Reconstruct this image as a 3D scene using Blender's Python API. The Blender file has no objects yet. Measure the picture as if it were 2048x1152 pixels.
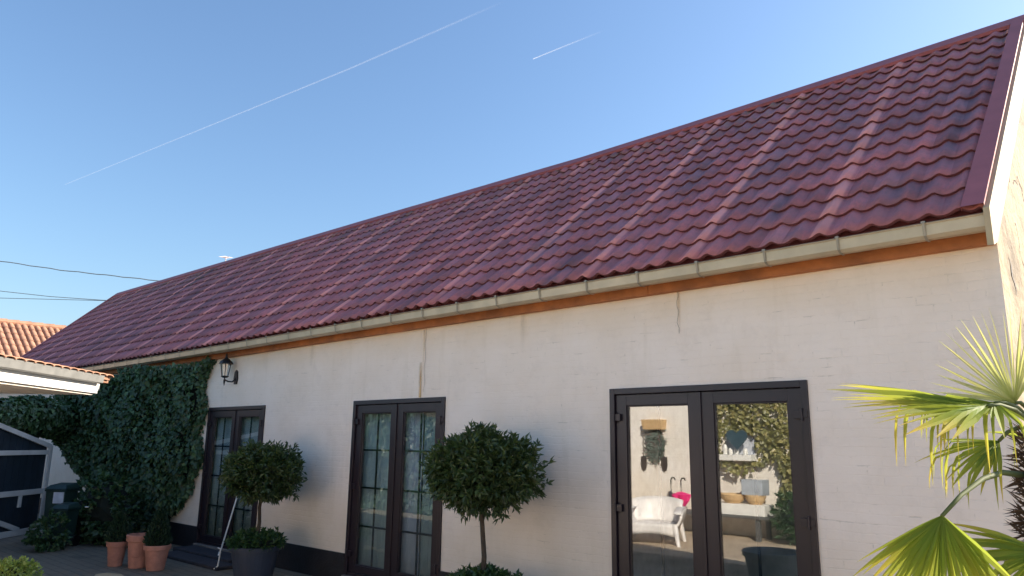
import bpy, bmesh, math, random
import numpy as np
from mathutils import Vector, Matrix
R = math.radians
random.seed(7); rng = np.random.default_rng(7)
scene = bpy.context.scene
COL = scene.collection

# ------------------------------------------------------------------ camera
CAM = Vector((0.0, -5.9, 1.75))
YAW, PITCH, ROLL, FPX = 0.7347860, 0.2087666, 0.0129542, 1464.07
fw = Vector((-math.sin(YAW)*math.cos(PITCH), math.cos(YAW)*math.cos(PITCH), math.sin(PITCH)))
r0 = Vector((math.cos(YAW), math.sin(YAW), 0)); u0 = r0.cross(fw)
rt = r0*math.cos(ROLL)+u0*math.sin(ROLL); up = u0*math.cos(ROLL)-r0*math.sin(ROLL)
cam_data = bpy.data.cameras.new('camera'); cam = bpy.data.objects.new('camera', cam_data); COL.objects.link(cam)
cam_data.sensor_width = 36; cam_data.lens = 36*FPX/2048; cam_data.clip_start = .05; cam_data.clip_end = 200000
cam.matrix_world = Matrix(((rt.x, up.x, -fw.x, CAM.x), (rt.y, up.y, -fw.y, CAM.y), (rt.z, up.z, -fw.z, CAM.z), (0, 0, 0, 1)))
scene.camera = cam

# ------------------------------------------------------------------ light
SUN = Vector((0.77, 1.0, 0.71)).normalized()
ELEV = math.asin(SUN.z); AZ = math.atan2(SUN.x, SUN.y)
world = bpy.data.worlds.new('World'); scene.world = world; world.use_nodes = True
wn = world.node_tree.nodes; wl = world.node_tree.links
bg = wn['Background']; sky = wn.new('ShaderNodeTexSky'); sky.sky_type = 'NISHITA'; sky.sun_disc = False
sky.sun_elevation = ELEV; sky.sun_rotation = AZ
sky.air_density = 1.3; sky.dust_density = 1.6; sky.ozone_density = 5.2; sky.altitude = 50
wl.new(sky.outputs[0], bg.inputs[0]); bg.inputs[1].default_value = 0.097
sl = bpy.data.lights.new('sun', 'SUN'); sun = bpy.data.objects.new('sun', sl); COL.objects.link(sun)
sl.energy = 5.0; sl.angle = R(.53); sl.color = (1, .88, .73)
sun.rotation_euler = SUN.to_track_quat('Z', 'Y').to_euler()
vs = scene.view_settings; vs.view_transform = 'Standard'; vs.look = 'None'; vs.gamma = 1; vs.use_curve_mapping = False
vs.exposure = 1.25
scene.render.engine = 'CYCLES'
scene.cycles.max_bounces = 8; scene.cycles.transparent_max_bounces = 16
scene.cycles.diffuse_bounces = 4

# ------------------------------------------------------------------ materials
def nm(name):
    m = bpy.data.materials.new(name); m.use_nodes = True
    n = m.node_tree.nodes; l = m.node_tree.links
    return m, n, l, n['Principled BSDF']
def ramp(n, stops):
    r = n.new('ShaderNodeValToRGB'); e = r.color_ramp.elements
    while len(e) < len(stops): e.new(.5)
    for i, (p, c) in enumerate(stops):
        e[i].position = p; e[i].color = (*c, 1) if len(c) == 3 else c
    return r
def mixc(n, l, fac, a, b, mode='MIX'):
    m = n.new('ShaderNodeMix'); m.data_type = 'RGBA'; m.blend_type = mode
    for k, v in ((0, fac), (6, a), (7, b)):
        if hasattr(v, 'links'): l.new(v, m.inputs[k])
        elif isinstance(v, (int, float)): m.inputs[k].default_value = v
        else: m.inputs[k].default_value = (*v, 1)
    return m.outputs[2]
def mth(n, l, op, a, b=0, c=None):
    m = n.new('ShaderNodeMath'); m.operation = op
    for k, v in ((0, a), (1, b), (2, c)):
        if v is None: continue
        if hasattr(v, 'links'): l.new(v, m.inputs[k])
        else: m.inputs[k].default_value = v
    return m.outputs[0]
def noise(n, l, vec, scale, detail=4, rough=.55):
    t = n.new('ShaderNodeTexNoise'); t.inputs['Scale'].default_value = scale; t.inputs['Detail'].default_value = detail
    t.inputs['Roughness'].default_value = rough
    l.new(vec, t.inputs['Vector']); return t.outputs[0]
def pos(n, l, scale=(1, 1, 1), loc=(0, 0, 0), rot=(0, 0, 0)):
    g = n.new('ShaderNodeNewGeometry'); m = n.new('ShaderNodeMapping')
    m.inputs['Scale'].default_value = scale; m.inputs['Location'].default_value = loc; m.inputs['Rotation'].default_value = rot
    l.new(g.outputs['Position'], m.inputs['Vector']); return m.outputs[0]
def bump(n, l, bs, h, strength, dist=.02):
    b = n.new('ShaderNodeBump'); b.inputs['Strength'].default_value = strength; b.inputs['Distance'].default_value = dist
    l.new(h, b.inputs['Height']); l.new(b.outputs[0], bs.inputs['Normal']); return b
def simple(name, c, rough=.6, metal=0, var=.15, scale=8, bs=.2, bd=.004, spec=.5):
    m, n, l, b = nm(name)
    p = pos(n, l); f = noise(n, l, p, scale)
    d = tuple(x*(1-var) for x in c); e = tuple(min(1, x*(1+var)) for x in c)
    r = ramp(n, [(.3, d), (.7, e)]); l.new(f, r.inputs[0]); l.new(r.outputs[0], b.inputs['Base Color'])
    b.inputs['Roughness'].default_value = rough; b.inputs['Metallic'].default_value = metal
    b.inputs['Specular IOR Level'].default_value = spec
    f2 = noise(n, l, p, scale*6); bump(n, l, b, f2, bs, bd)
    return m
def leafmat(name, stops, rough=.45, trans=.3, tcol=(.2, .35, .04), objrand=False, spec=.5):
    m, n, l, b = nm(name)
    if objrand:
        o = n.new('ShaderNodeObjectInfo').outputs['Random']
    else:
        o = n.new('ShaderNodeNewGeometry').outputs['Random Per Island']
    r = ramp(n, stops); l.new(o, r.inputs[0])
    c = mixc(n, l, .35, r.outputs[0], mixc(n, l, noise(n, l, pos(n, l), 3.0), stops[0][1], stops[-1][1]))
    l.new(c, b.inputs['Base Color'])
    b.inputs['Roughness'].default_value = rough; b.inputs['Specular IOR Level'].default_value = spec
    t = n.new('ShaderNodeBsdfTranslucent'); t.inputs[0].default_value = (*tcol, 1)
    mx = n.new('ShaderNodeMixShader'); mx.inputs[0].default_value = trans
    l.new(b.outputs[0], mx.inputs[1]); l.new(t.outputs[0], mx.inputs[2]); l.new(mx.outputs[0], n['Material Output'].inputs[0])
    return m
M = {}
# painted brick front wall
def wallmat(name, base, dirt_tint=1.0, brick=1.0):
    m, n, l, b = nm(name)
    p = pos(n, l)
    sw = n.new('ShaderNodeSeparateXYZ'); l.new(p, sw.inputs[0])
    cb = n.new('ShaderNodeCombineXYZ'); l.new(mth(n, l, 'ADD', sw.outputs[0], sw.outputs[1]), cb.inputs[0]); l.new(sw.outputs[2], cb.inputs[1])
    dn = n.new('ShaderNodeTexNoise'); dn.inputs['Scale'].default_value = 5; l.new(cb.outputs[0], dn.inputs['Vector'])
    va = n.new('ShaderNodeVectorMath'); va.operation = 'MULTIPLY_ADD'; l.new(dn.outputs[1], va.inputs[0]); va.inputs[1].default_value = (.03, .03, 0); l.new(cb.outputs[0], va.inputs[2])
    br = n.new('ShaderNodeTexBrick'); l.new(va.outputs[0], br.inputs['Vector'])
    br.inputs['Scale'].default_value = 1; br.inputs['Brick Width'].default_value = .22; br.inputs['Row Height'].default_value = .068
    br.inputs['Mortar Size'].default_value = .006; br.inputs['Mortar Smooth'].default_value = .6
    br.inputs['Color1'].default_value = (1, 1, 1, 1); br.inputs['Color2'].default_value = (.86, .86, .86, 1); br.inputs['Mortar'].default_value = (0, 0, 0, 1)
    n1 = noise(n, l, p, 1.3, 6, .6); n2 = noise(n, l, p, 9, 6, .65); n3 = noise(n, l, p, 34, 5, .6)
    r1 = ramp(n, [(.36, (0, 0, 0)), (.66, (1, 1, 1))]); l.new(n1, r1.inputs[0])
    c1 = mixc(n, l, mth(n, l, 'MULTIPLY', r1.outputs[0], .6), base, tuple(x*y for x, y in zip(base, (.90, .87, .82))))
    r3 = ramp(n, [(.52, (0, 0, 0)), (.70, (1, 1, 1))]); l.new(noise(n, l, p, 3.5, 7, .72), r3.inputs[0])
    c1 = mixc(n, l, mth(n, l, 'MULTIPLY', r3.outputs[0], .35), c1, tuple(x*y for x, y in zip(base, (.78, .76, .74))))
    # yellow brown stains in streaks
    st = noise(n, l, pos(n, l, (3.2, 3.2, .35)), 1.0, 5, .62)
    rs = ramp(n, [(.56, (0, 0, 0)), (.76, (1, 1, 1))]); l.new(st, rs.inputs[0])
    c2 = mixc(n, l, mth(n, l, 'MULTIPLY', rs.outputs[0], .22*dirt_tint), c1, (.52, .42, .27))
    sz = n.new('ShaderNodeMapRange'); l.new(sw.outputs[2], sz.inputs[0]); sz.inputs[1].default_value = 2.75; sz.inputs[2].default_value = 3.2  # warm yellow tint, stronger towards the top of the wall
    c2 = mixc(n, l, mth(n, l, 'MULTIPLY', mth(n, l, 'MULTIPLY', sz.outputs[0], mth(n, l, 'MULTIPLY_ADD', n1, .8, .1)), .85*dirt_tint), c2, (.76, .58, .36))
    sb_ = n.new('ShaderNodeMapRange'); l.new(sw.outputs[2], sb_.inputs[0]); sb_.inputs[1].default_value = 1.25; sb_.inputs[2].default_value = .45  # tan tint, stronger towards the foot of the wall
    c2 = mixc(n, l, mth(n, l, 'MULTIPLY', mth(n, l, 'MULTIPLY', sb_.outputs[0], mth(n, l, 'MULTIPLY_ADD', n1, 1.0, .1)), .6*dirt_tint), c2, (.70, .58, .42))
    # chipped, dirty specks along the bed joints
    rp = ramp(n, [(.56, (0, 0, 0)), (.66, (1, 1, 1))]); l.new(noise(n, l, pos(n, l, (1, 1, 4)), 4.2, 5, .7), rp.inputs[0])
    jm = mth(n, l, 'MULTIPLY', mth(n, l, 'MULTIPLY', rp.outputs[0], br.outputs['Fac']), .34*dirt_tint)
    c3 = mixc(n, l, jm, c2, (.36, .31, .25))
    l.new(c3, b.inputs['Base Color']); b.inputs['Roughness'].default_value = .78; b.inputs['Specular IOR Level'].default_value = .25
    # geometry relief of the bricks under the paint
    h = mth(n, l, 'ADD', mth(n, l, 'MULTIPLY', br.outputs[0], .5*brick), mth(n, l, 'MULTIPLY', n2, .75))
    h = mth(n, l, 'ADD', h, mth(n, l, 'MULTIPLY', n3, .3))
    bump(n, l, b, h, .6, .012)
    return m
M['wall'] = wallmat('painted_brick', (.90, .785, .69), 1.1, .36)
# gable: sunlit cracked render
m, n, l, b = nm('cracked_render')
p = pos(n, l); n1 = noise(n, l, p, 1.6, 6, .6)
v = n.new('ShaderNodeTexVoronoi'); v.feature = 'DISTANCE_TO_EDGE'; v.inputs['Scale'].default_value = .9
dn = n.new('ShaderNodeTexNoise'); dn.inputs['Scale'].default_value = 2.2; dn.inputs['Detail'].default_value = 5; l.new(p, dn.inputs['Vector'])
va = n.new('ShaderNodeVectorMath'); va.operation = 'MULTIPLY_ADD'; l.new(dn.outputs[1], va.inputs[0]); va.inputs[1].default_value = (.9, .9, .9); l.new(p, va.inputs[2]); l.new(va.outputs[0], v.inputs['Vector'])
rc = ramp(n, [(.004, (1, 1, 1)), (.02, (0, 0, 0))]); l.new(v.outputs['Distance'], rc.inputs[0])
rr = ramp(n, [(.38, (.17, .13, .085)), (.5, (.30, .235, .15)), (.62, (.37, .295, .19))]); l.new(n1, rr.inputs[0])
brk = mth(n, l, 'MULTIPLY', rc.outputs[0], mth(n, l, 'GREATER_THAN', noise(n, l, p, 1.1), .52))
l.new(mixc(n, l, brk, rr.outputs[0], (.10, .07, .05)), b.inputs['Base Color']); b.inputs['Roughness'].default_value = .85
bump(n, l, b, mth(n, l, 'SUBTRACT', mth(n, l, 'ADD', n1, noise(n, l, p, 12)), mth(n, l, 'MULTIPLY', brk, .8)), .7, .03)
M['gable'] = m
M['barge'] = simple('cream_barge_paint', (.44, .34, .20), .6, var=.1, scale=5)
M['plinth'] = simple('black_tar_plinth', (.012, .012, .016), .55, var=.3, scale=6, bs=.5, bd=.01)
# roof tiles
m, n, l, b = nm('weathered_red_tile')
p = pos(n, l); sp = n.new('ShaderNodeSeparateXYZ'); l.new(p, sp.inputs[0])
base = ramp(n, [(.25, (.34, .128, .150)), (.5, (.46, .162, .178)), (.75, (.58, .190, .190))])
l.new(noise(n, l, pos(n, l, (1.3, .8, .8)), 1.4, 6, .65), base.inputs[0])
grime = ramp(n, [(.46, (0, 0, 0)), (.66, (1, 1, 1))]); l.new(noise(n, l, pos(n, l, (2.4, .55, .55), (3, 1, 0)), 1.0, 5, .6), grime.inputs[0])
c = mixc(n, l, mth(n, l, 'MULTIPLY', grime.outputs[0], .6), base.outputs[0], (.20, .145, .18))
g2 = ramp(n, [(.44, (0, 0, 0)), (.60, (1, 1, 1))]); l.new(noise(n, l, pos(n, l, (1.6, .7, .7)), 15, 6, .8), g2.inputs[0])
c = mixc(n, l, mth(n, l, 'MULTIPLY', g2.outputs[0], .45), c, (.21, .125, .14))
# lap strips: the one column of waves in six that is kept clean and light
g3 = ramp(n, [(.57, (0, 0, 0)), (.66, (1, 1, 1))]); l.new(noise(n, l, pos(n, l, (1.5, .22, .22), (11, 5, 0)), 1.0, 4, .6), g3.inputs[0])
c = mixc(n, l, mth(n, l, 'MULTIPLY', g3.outputs[0], .65), c, (.10, .08, .11))
fr = mth(n, l, 'FRACT', mth(n, l, 'DIVIDE', mth(n, l, 'ADD', sp.outputs[0], 1.906+1.13*40), 1.13))
d = mth(n, l, 'ABSOLUTE', mth(n, l, 'SUBTRACT', fr, .5))
strip = n.new('ShaderNodeMapRange'); l.new(d, strip.inputs[0]); strip.inputs[1].default_value = .435; strip.inputs[2].default_value = .455; strip.interpolation_type = 'SMOOTHSTEP'
brkn = ramp(n, [(.36, (0, 0, 0)), (.56, (1, 1, 1))]); l.new(noise(n, l, pos(n, l, (.9, .55, .55), (7, 0, 0)), 1.1, 4, .6), brkn.inputs[0])
sf = mth(n, l, 'MULTIPLY', strip.outputs[0], mth(n, l, 'MULTIPLY_ADD', brkn.outputs[0], .5, .45))
c = mixc(n, l, sf, c, (.76, .31, .28))
# clean lighter patches at the eave row
ev = n.new('ShaderNodeMapRange'); l.new(sp.outputs[2], ev.inputs[0]); ev.inputs[1].default_value = 3.75; ev.inputs[2].default_value = 3.35
ep = ramp(n, [(.48, (0, 0, 0)), (.6, (1, 1, 1))]); l.new(noise(n, l, p, 2.1, 3), ep.inputs[0])
c = mixc(n, l, mth(n, l, 'MULTIPLY', mth(n, l, 'MULTIPLY', ev.outputs[0], ep.outputs[0]), .6), c, (.52, .17, .155))
# lichen towards the ridge
lz = n.new('ShaderNodeMapRange'); l.new(sp.outputs[2], lz.inputs[0]); lz.inputs[1].default_value = 5.0; lz.inputs[2].default_value = 6.1
lp = ramp(n, [(.5, (0, 0, 0)), (.62, (1, 1, 1))]); l.new(noise(n, l, p, 6, 6, .7), lp.inputs[0])
c = mixc(n, l, mth(n, l, 'MULTIPLY', mth(n, l, 'MULTIPLY', lz.outputs[0], lp.outputs[0]), .55), c, (.25, .20, .11))
oi = n.new('ShaderNodeObjectInfo').outputs['Random']; gi_ = n.new('ShaderNodeNewGeometry').outputs['Random Per Island']
rv = mth(n, l, 'FRACT', mth(n, l, 'ADD', oi, gi_)); hv = n.new('ShaderNodeHueSaturation'); l.new(c, hv.inputs['Color']); l.new(mth(n, l, 'MULTIPLY_ADD', rv, .42, .79), hv.inputs['Value']); c = hv.outputs[0]
l.new(c, b.inputs['Base Color']); b.inputs['Roughness'].default_value = .68; b.inputs['Specular IOR Level'].default_value = .3
bump(n, l, b, noise(n, l, p, 60, 4), .25, .004)
M['tile'] = m
M['tile_edge_shade'] = simple('shaded_tile_edge', (.17, .055, .062), .8)  # lip faces coloured darker: shade line of each tile row painted in
M['flash'] = simple('red_metal_flashing', (.36, .10, .105), .6, 0, .12, 3, .1)
M['zinc'] = simple('weathered_zinc', (.50, .42, .30), .42, .35, .12, 5, .1)
M['zinc_dark'] = simple('zinc_bracket', (.30, .27, .22), .45, .4)
M['fasciawood'] = simple('orange_brown_fascia', (.36, .115, .028), .65, 0, .35, 4, .3)
M['frame'] = simple('dark_aubergine_frame', (.020, .012, .018), .36, 0, .1, 3, .05)
M['bar'] = simple('black_glazing_bar', (.010, .013, .016), .8, spec=.1)
# glass
m, n, l, b = nm('door_glass'); n.remove(b)
tr = n.new('ShaderNodeBsdfTransparent'); tr.inputs[0].default_value = (.92, .96, .96, 1)
gl = n.new('ShaderNodeBsdfGlossy'); gl.inputs['Roughness'].default_value = 0; gl.inputs[0].default_value = (1, 1, 1, 1)
lw = n.new('ShaderNodeLayerWeight'); lw.inputs[0].default_value = .5
fac = mth(n, l, 'MULTIPLY_ADD', mth(n, l, 'POWER', lw.outputs['Facing'], 5), .85, .15)
mx = n.new('ShaderNodeMixShader'); l.new(fac, mx.inputs[0]); l.new(tr.outputs[0], mx.inputs[1]); l.new(gl.outputs[0], mx.inputs[2])
l.new(mx.outputs[0], n['Material Output'].inputs[0]); M['glass'] = m
M['room'] = simple('dim_room_plaster', (.55, .56, .55), .9)
M['curtain'] = simple('grey_green_voile', (.42, .48, .48), .9, 0, .12, 2, .1)
M['curtain_reflection'] = simple('pale_lilac_reflection', (.55, .55, .62), .9, 0, .1, 2, .1)  # pale reflection in the middle door, put into a curtain colour
M['iron'] = simple('black_cast_iron', (.018, .017, .018), .45, .3)
M['stone'] = simple('grey_step_stone', (.20, .17, .15), .8, 0, .25, 5, .5, .01)
M['step'] = simple('dark_brick_step', (.035, .032, .04), .8, 0, .3, 9, .6, .01)
M['whitepaint'] = simple('white_paint', (.80, .79, .76), .45, 0, .05, 4)
M['offwhite'] = simple('off_white_gutter', (.55, .55, .54), .5, 0, .1, 4)
M['soffit'] = simple('grey_soffit', (.66, .61, .54), .8)
M['terracotta'] = simple('terracotta', (.46, .205, .15), .8, 0, .22, 9, .4, .004)
M['orangetile'] = simple('orange_clay_tile', (.36, .19, .12), .8, 0, .22, 3, .4, .01)
M['bin'] = simple('green_bin_plastic', (.016, .040, .034), .5, 0, .2, 4)
M['label'] = simple('pale_label', (.55, .58, .66), .6)
M['gatewood'] = simple('dark_teal_boards', (.012, .022, .035), .6, 0, .25, 5)
M['planter'] = simple('slate_blue_planter', (.045, .052, .075), .5, 0, .15, 4)
M['soil'] = simple('potting_soil', (.03, .02, .014), .95, 0, .3, 20, .8, .02)
M['bark'] = simple('topiary_bark', (.075, .055, .04), .9, 0, .3, 20, .6, .01)
M['pinkcloth'] = simple('pink_umbrella_cloth', (.85, .03, .22), .6)
M['darkcloth'] = simple('dark_umbrella_cloth', (.05, .05, .06), .6)
M['plastic'] = simple('white_garden_plastic', (.80, .76, .74), .45)
M['basket'] = simple('straw_basket', (.62, .42, .22), .85, 0, .2, 30)
M['spade'] = simple('dark_tool_steel', (.06, .045, .04), .6)
M['spadeh'] = simple('grey_tool_handle', (.30, .28, .26), .7)
M['cable'] = simple('grey_cable', (.20, .24, .26), .7)
M['tank'] = simple('pale_blue_grey_tank', (.42, .46, .52), .2)
M['heart'] = simple('dark_teal_heart', (.03, .07, .10), .6)
M['turq'] = simple('turquoise_plastic', (.05, .50, .60), .4)
M['bench'] = simple('grey_bench_wood', (.10, .10, .10), .7)
M['garden_wall'] = wallmat('white_garden_wall', (.88, .84, .80), .8, 1)
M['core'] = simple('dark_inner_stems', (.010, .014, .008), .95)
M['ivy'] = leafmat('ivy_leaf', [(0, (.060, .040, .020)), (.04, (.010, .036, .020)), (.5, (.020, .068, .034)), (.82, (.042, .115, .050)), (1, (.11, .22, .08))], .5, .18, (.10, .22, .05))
M['ivy_sun'] = leafmat('garden_ivy_leaf', [(0, (.10, .12, .04)), (.5, (.22, .22, .08)), (.85, (.34, .31, .12)), (1, (.48, .40, .18))], .4, .2, (.3, .3, .06))
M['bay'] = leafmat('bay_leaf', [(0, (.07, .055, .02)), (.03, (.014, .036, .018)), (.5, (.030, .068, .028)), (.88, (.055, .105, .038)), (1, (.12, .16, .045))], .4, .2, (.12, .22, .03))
M['box'] = leafmat('underplant_leaf', [(0, (.016, .045, .018)), (.6, (.035, .085, .028)), (1, (.07, .14, .04))], .45, .2, (.12, .22, .03))
M['conifer'] = leafmat('conifer_leaf', [(0, (.008, .022, .014)), (1, (.02, .05, .026))], .6, .1)
M['lime'] = leafmat('lime_shrub_leaf', [(0, (.16, .24, .04)), (.5, (.28, .38, .07)), (1, (.48, .55, .18))], .45, .3, (.5, .6, .1))
M['hedge'] = leafmat('hedge_leaf', [(0, (.010, .028, .022)), (1, (.03, .07, .045))], .5, .15)
M['petal'] = simple('white_petal', (.8, .8, .75), .6)
M['palmstem'] = leafmat('palm_stalk', [(0, (.07, .09, .025)), (1, (.11, .14, .04))], .7, .1)
M['fibre'] = leafmat('palm_fibre', [(0, (.03, .018, .012)), (1, (.11, .07, .045))], .9, .1, (.1, .06, .03))
# palm leaflet: green, yellow at the tips; the pale copy has leaf sheen painted in
for key, nme, stops, tr_ in (('leaflet', 'palm_leaflet', [(0, (.07, .15, .025)), (.45, (.14, .25, .03)), (.78, (.30, .33, .04)), (1, (.60, .42, .07))], .5),
                             ('leaflet_sheen', 'palm_leaflet_sheen', [(0, (.10, .20, .04)), (.45, (.36, .42, .12)), (.8, (.66, .64, .34)), (1, (.72, .64, .36))], .45)):
    m, n, l, b = nm(nme)
    uv = n.new('ShaderNodeAttribute'); uv.attribute_name = 'along'
    rp = ramp(n, stops); l.new(uv.outputs['Fac'], rp.inputs[0])
    oi = n.new('ShaderNodeObjectInfo')
    c = mixc(n, l, mth(n, l, 'MULTIPLY', oi.outputs['Random'], .4), rp.outputs[0], (.28, .32, .06))
    l.new(c, b.inputs['Base Color']); b.inputs['Roughness'].default_value = .55; b.inputs['Specular IOR Level'].default_value = .22
    t = n.new('ShaderNodeBsdfTranslucent'); l.new(mixc(n, l, .5, c, (.52, .56, .08)), t.inputs[0])
    mx = n.new('ShaderNodeMixShader'); mx.inputs[0].default_value = tr_
    l.new(b.outputs[0], mx.inputs[1]); l.new(t.outputs[0], mx.inputs[2]); l.new(mx.outputs[0], n['Material Output'].inputs[0]); M[key] = m
# patio
m, n, l, b = nm('patio_setts')
p = pos(n, l); dn = n.new('ShaderNodeTexNoise'); dn.inputs['Scale'].default_value = 2.5; l.new(p, dn.inputs['Vector'])
va = n.new('ShaderNodeVectorMath'); va.operation = 'MULTIPLY_ADD'; l.new(dn.outputs[1], va.inputs[0]); va.inputs[1].default_value = (.05, .05, 0); l.new(p, va.inputs[2])
br = n.new('ShaderNodeTexBrick'); l.new(va.outputs[0], br.inputs['Vector']); br.inputs['Scale'].default_value = 1
br.inputs['Brick Width'].default_value = .28; br.inputs['Row Height'].default_value = .14; br.inputs['Mortar Size'].default_value = .012
br.inputs['Color1'].default_value = (.36, .29, .22, 1); br.inputs['Color2'].default_value = (.25, .215, .175, 1); br.inputs['Mortar'].default_value = (.07, .075, .05, 1)
c = mixc(n, l, noise(n, l, p, 7, 5, .7), br.outputs[0], (.38, .30, .215))
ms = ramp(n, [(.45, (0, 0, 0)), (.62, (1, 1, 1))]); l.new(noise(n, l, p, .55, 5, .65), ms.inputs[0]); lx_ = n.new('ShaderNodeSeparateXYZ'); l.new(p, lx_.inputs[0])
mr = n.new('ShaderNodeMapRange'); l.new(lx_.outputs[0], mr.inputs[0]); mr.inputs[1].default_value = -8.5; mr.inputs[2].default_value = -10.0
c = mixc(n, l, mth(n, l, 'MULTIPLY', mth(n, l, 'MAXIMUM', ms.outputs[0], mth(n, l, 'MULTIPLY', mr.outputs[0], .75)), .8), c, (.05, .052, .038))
l.new(c, b.inputs['Base Color']); b.inputs['Roughness'].default_value = .8
bump(n, l, b, mth(n, l, 'ADD', br.outputs[0], noise(n, l, p, 20, 5)), .6, .02); M['patio'] = m
m, n, l, b = nm('contrail_ice'); n.remove(b)
df = n.new('ShaderNodeBsdfTranslucent'); df.inputs[0].default_value = (.9, .9, .9, 1); d2 = n.new('ShaderNodeBsdfDiffuse'); d2.inputs[0].default_value = (.95, .95, .95, 1)
ad = n.new('ShaderNodeMixShader'); ad.inputs[0].default_value = .5; l.new(df.outputs[0], ad.inputs[1]); l.new(d2.outputs[0], ad.inputs[2])
at = n.new('ShaderNodeAttribute'); at.attribute_name = 'along'
tp = n.new('ShaderNodeBsdfTransparent'); mx = n.new('ShaderNodeMixShader')
lw = n.new('ShaderNodeLayerWeight'); lw.inputs[0].default_value = .5
l.new(mth(n, l, 'MULTIPLY', at.outputs['Fac'], mth(n, l, 'SUBTRACT', 1, lw.outputs['Facing'])), mx.inputs[0])
l.new(tp.outputs[0], mx.inputs[1]); l.new(ad.outputs[0], mx.inputs[2]); l.new(mx.outputs[0], n['Material Output'].inputs[0]); M['contrail'] = m

# ------------------------------------------------------------------ helpers
def link(o, parent=None):
    COL.objects.link(o)
    if parent: o.parent = parent
    return o
class MB:
    def __init__(s): s.v = []; s.f = []
    def add(s, vs, fs):
        k = len(s.v); s.v += [tuple(x) for x in vs]; s.f += [tuple(i+k for i in f) for f in fs]; return s
    def box(s, a, b, mat=None):
        x0, y0, z0 = a; x1, y1, z1 = b
        vs = [Vector(q) for q in ((x0, y0, z0), (x1, y0, z0), (x1, y1, z0), (x0, y1, z0), (x0, y0, z1), (x1, y0, z1), (x1, y1, z1), (x0, y1, z1))]
        if mat: vs = [mat @ q for q in vs]
        return s.add(vs, [(0, 3, 2, 1), (4, 5, 6, 7), (0, 1, 5, 4), (1, 2, 6, 5), (2, 3, 7, 6), (3, 0, 4, 7)])
    def tube(s, pts, r, seg=8, caps=True):
        pts = [Vector(q) for q in pts]; rs = r if isinstance(r, (list, tuple)) else [r]*len(pts); vs = []; fs = []
        a = None
        for i, q in enumerate(pts):
            t = (pts[min(i+1, len(pts)-1)]-pts[max(i-1, 0)]).normalized()
            if a is None: a = t.orthogonal().normalized()
            a = (a-t*a.dot(t)).normalized(); bb = t.cross(a)
            for k in range(seg):
                th = 2*math.pi*k/seg; vs.append(q+(a*math.cos(th)+bb*math.sin(th))*rs[i])
        for i in range(len(pts)-1):
            for k in range(seg):
                fs.append((i*seg+k, i*seg+(k+1) % seg, (i+1)*seg+(k+1) % seg, (i+1)*seg+k))
        if caps: fs += [tuple(range(seg))[::-1], tuple((len(pts)-1)*seg+k for k in range(seg))]
        return s.add(vs, fs)
    def lathe(s, prof, c=(0, 0, 0), seg=24, cap=True):
        vs = []; fs = []
        for rr_, z in prof:
            for k in range(seg):
                th = 2*math.pi*k/seg; vs.append((c[0]+rr_*math.cos(th), c[1]+rr_*math.sin(th), c[2]+z))
        for i in range(len(prof)-1):
            for k in range(seg): fs.append((i*seg+k, i*seg+(k+1) % seg, (i+1)*seg+(k+1) % seg, (i+1)*seg+k))
        if cap: fs += [tuple(range(seg))[::-1], tuple((len(prof)-1)*seg+k for k in range(seg))]
        return s.add(vs, fs)
    def build(s, name, mat, parent=None, smooth=False, bevel=0):
        me = bpy.data.meshes.new(name); me.from_pydata(s.v, [], s.f); me.update()
        me.materials.append(mat)
        if smooth: me.polygons.foreach_set('use_smooth', [True]*len(me.polygons))
        o = bpy.data.objects.new(name, me); link(o, parent)
        if bevel:
            md = o.modifiers.new('bevel', 'BEVEL'); md.width = bevel; md.segments = 2; md.limit_method = 'ANGLE'
        return o
def tag(o, label=None, cat=None, group=None, kind=None):
    for k, v in (('label', label), ('category', cat), ('group', group), ('kind', kind)):
        if v: o[k] = v
    return o
def empty(name, loc, label, cat, group=None):
    o = bpy.data.objects.new(name, None); o.location = loc; link(o); o.empty_display_size = .2
    return tag(o, label, cat, group)
def world_child(o, root):
    """parent while keeping world coordinates of a mesh written in world space"""
    o.parent = root; o.location = -Vector(root.location) if root.rotation_euler[2] == 0 else o.location
    return o
def box(name, a, b, mat, parent=None, bevel=0): return MB().box(a, b).build(name, mat, parent, bevel=bevel)
def off(root, m, name, mat, **k):
    o = m.build(name, mat, None, **k); return world_child(o, root)

def leaf_mesh(name, P, N, L, W, mat, parent=None, T=None, fold=.25):
    """leaves as folded diamonds of two triangles at points P, facing N, length L, width W"""
    k = len(P); P = np.asarray(P, float); N = np.asarray(N, float); N = N/np.linalg.norm(N, axis=1)[:, None]
    if T is None: T = rng.normal(size=(k, 3))
    T = T-(T*N).sum(1)[:, None]*N; T /= np.linalg.norm(T, axis=1)[:, None]+1e-9
    S = np.cross(N, T); L = np.broadcast_to(L, (k,))[:, None]; Wd = np.broadcast_to(W, (k,))[:, None]
    v = np.empty((k, 4, 3)); v[:, 0] = P; v[:, 1] = P+T*L*.42+S*Wd*.5+N*Wd*fold; v[:, 2] = P+T*L-N*L*.12; v[:, 3] = P+T*L*.42-S*Wd*.5+N*Wd*fold
    me = bpy.data.meshes.new(name); me.vertices.add(4*k); me.vertices.foreach_set('co', v.reshape(-1))
    idx = (np.arange(k)[:, None]*4+np.array([0, 2, 1, 0, 3, 2])).reshape(-1)
    me.loops.add(6*k); me.loops.foreach_set('vertex_index', idx.astype(np.int32))
    me.polygons.add(2*k); me.polygons.foreach_set('loop_start', np.arange(0, 6*k, 3, dtype=np.int32))
    me.update(calc_edges=True); me.validate(); me.materials.append(mat)
    o = bpy.data.objects.new(name, me); link(o, parent); return o
def unit(k):
    a = rng.normal(size=(k, 3)); return a/np.linalg.norm(a, axis=1)[:, None]

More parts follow.
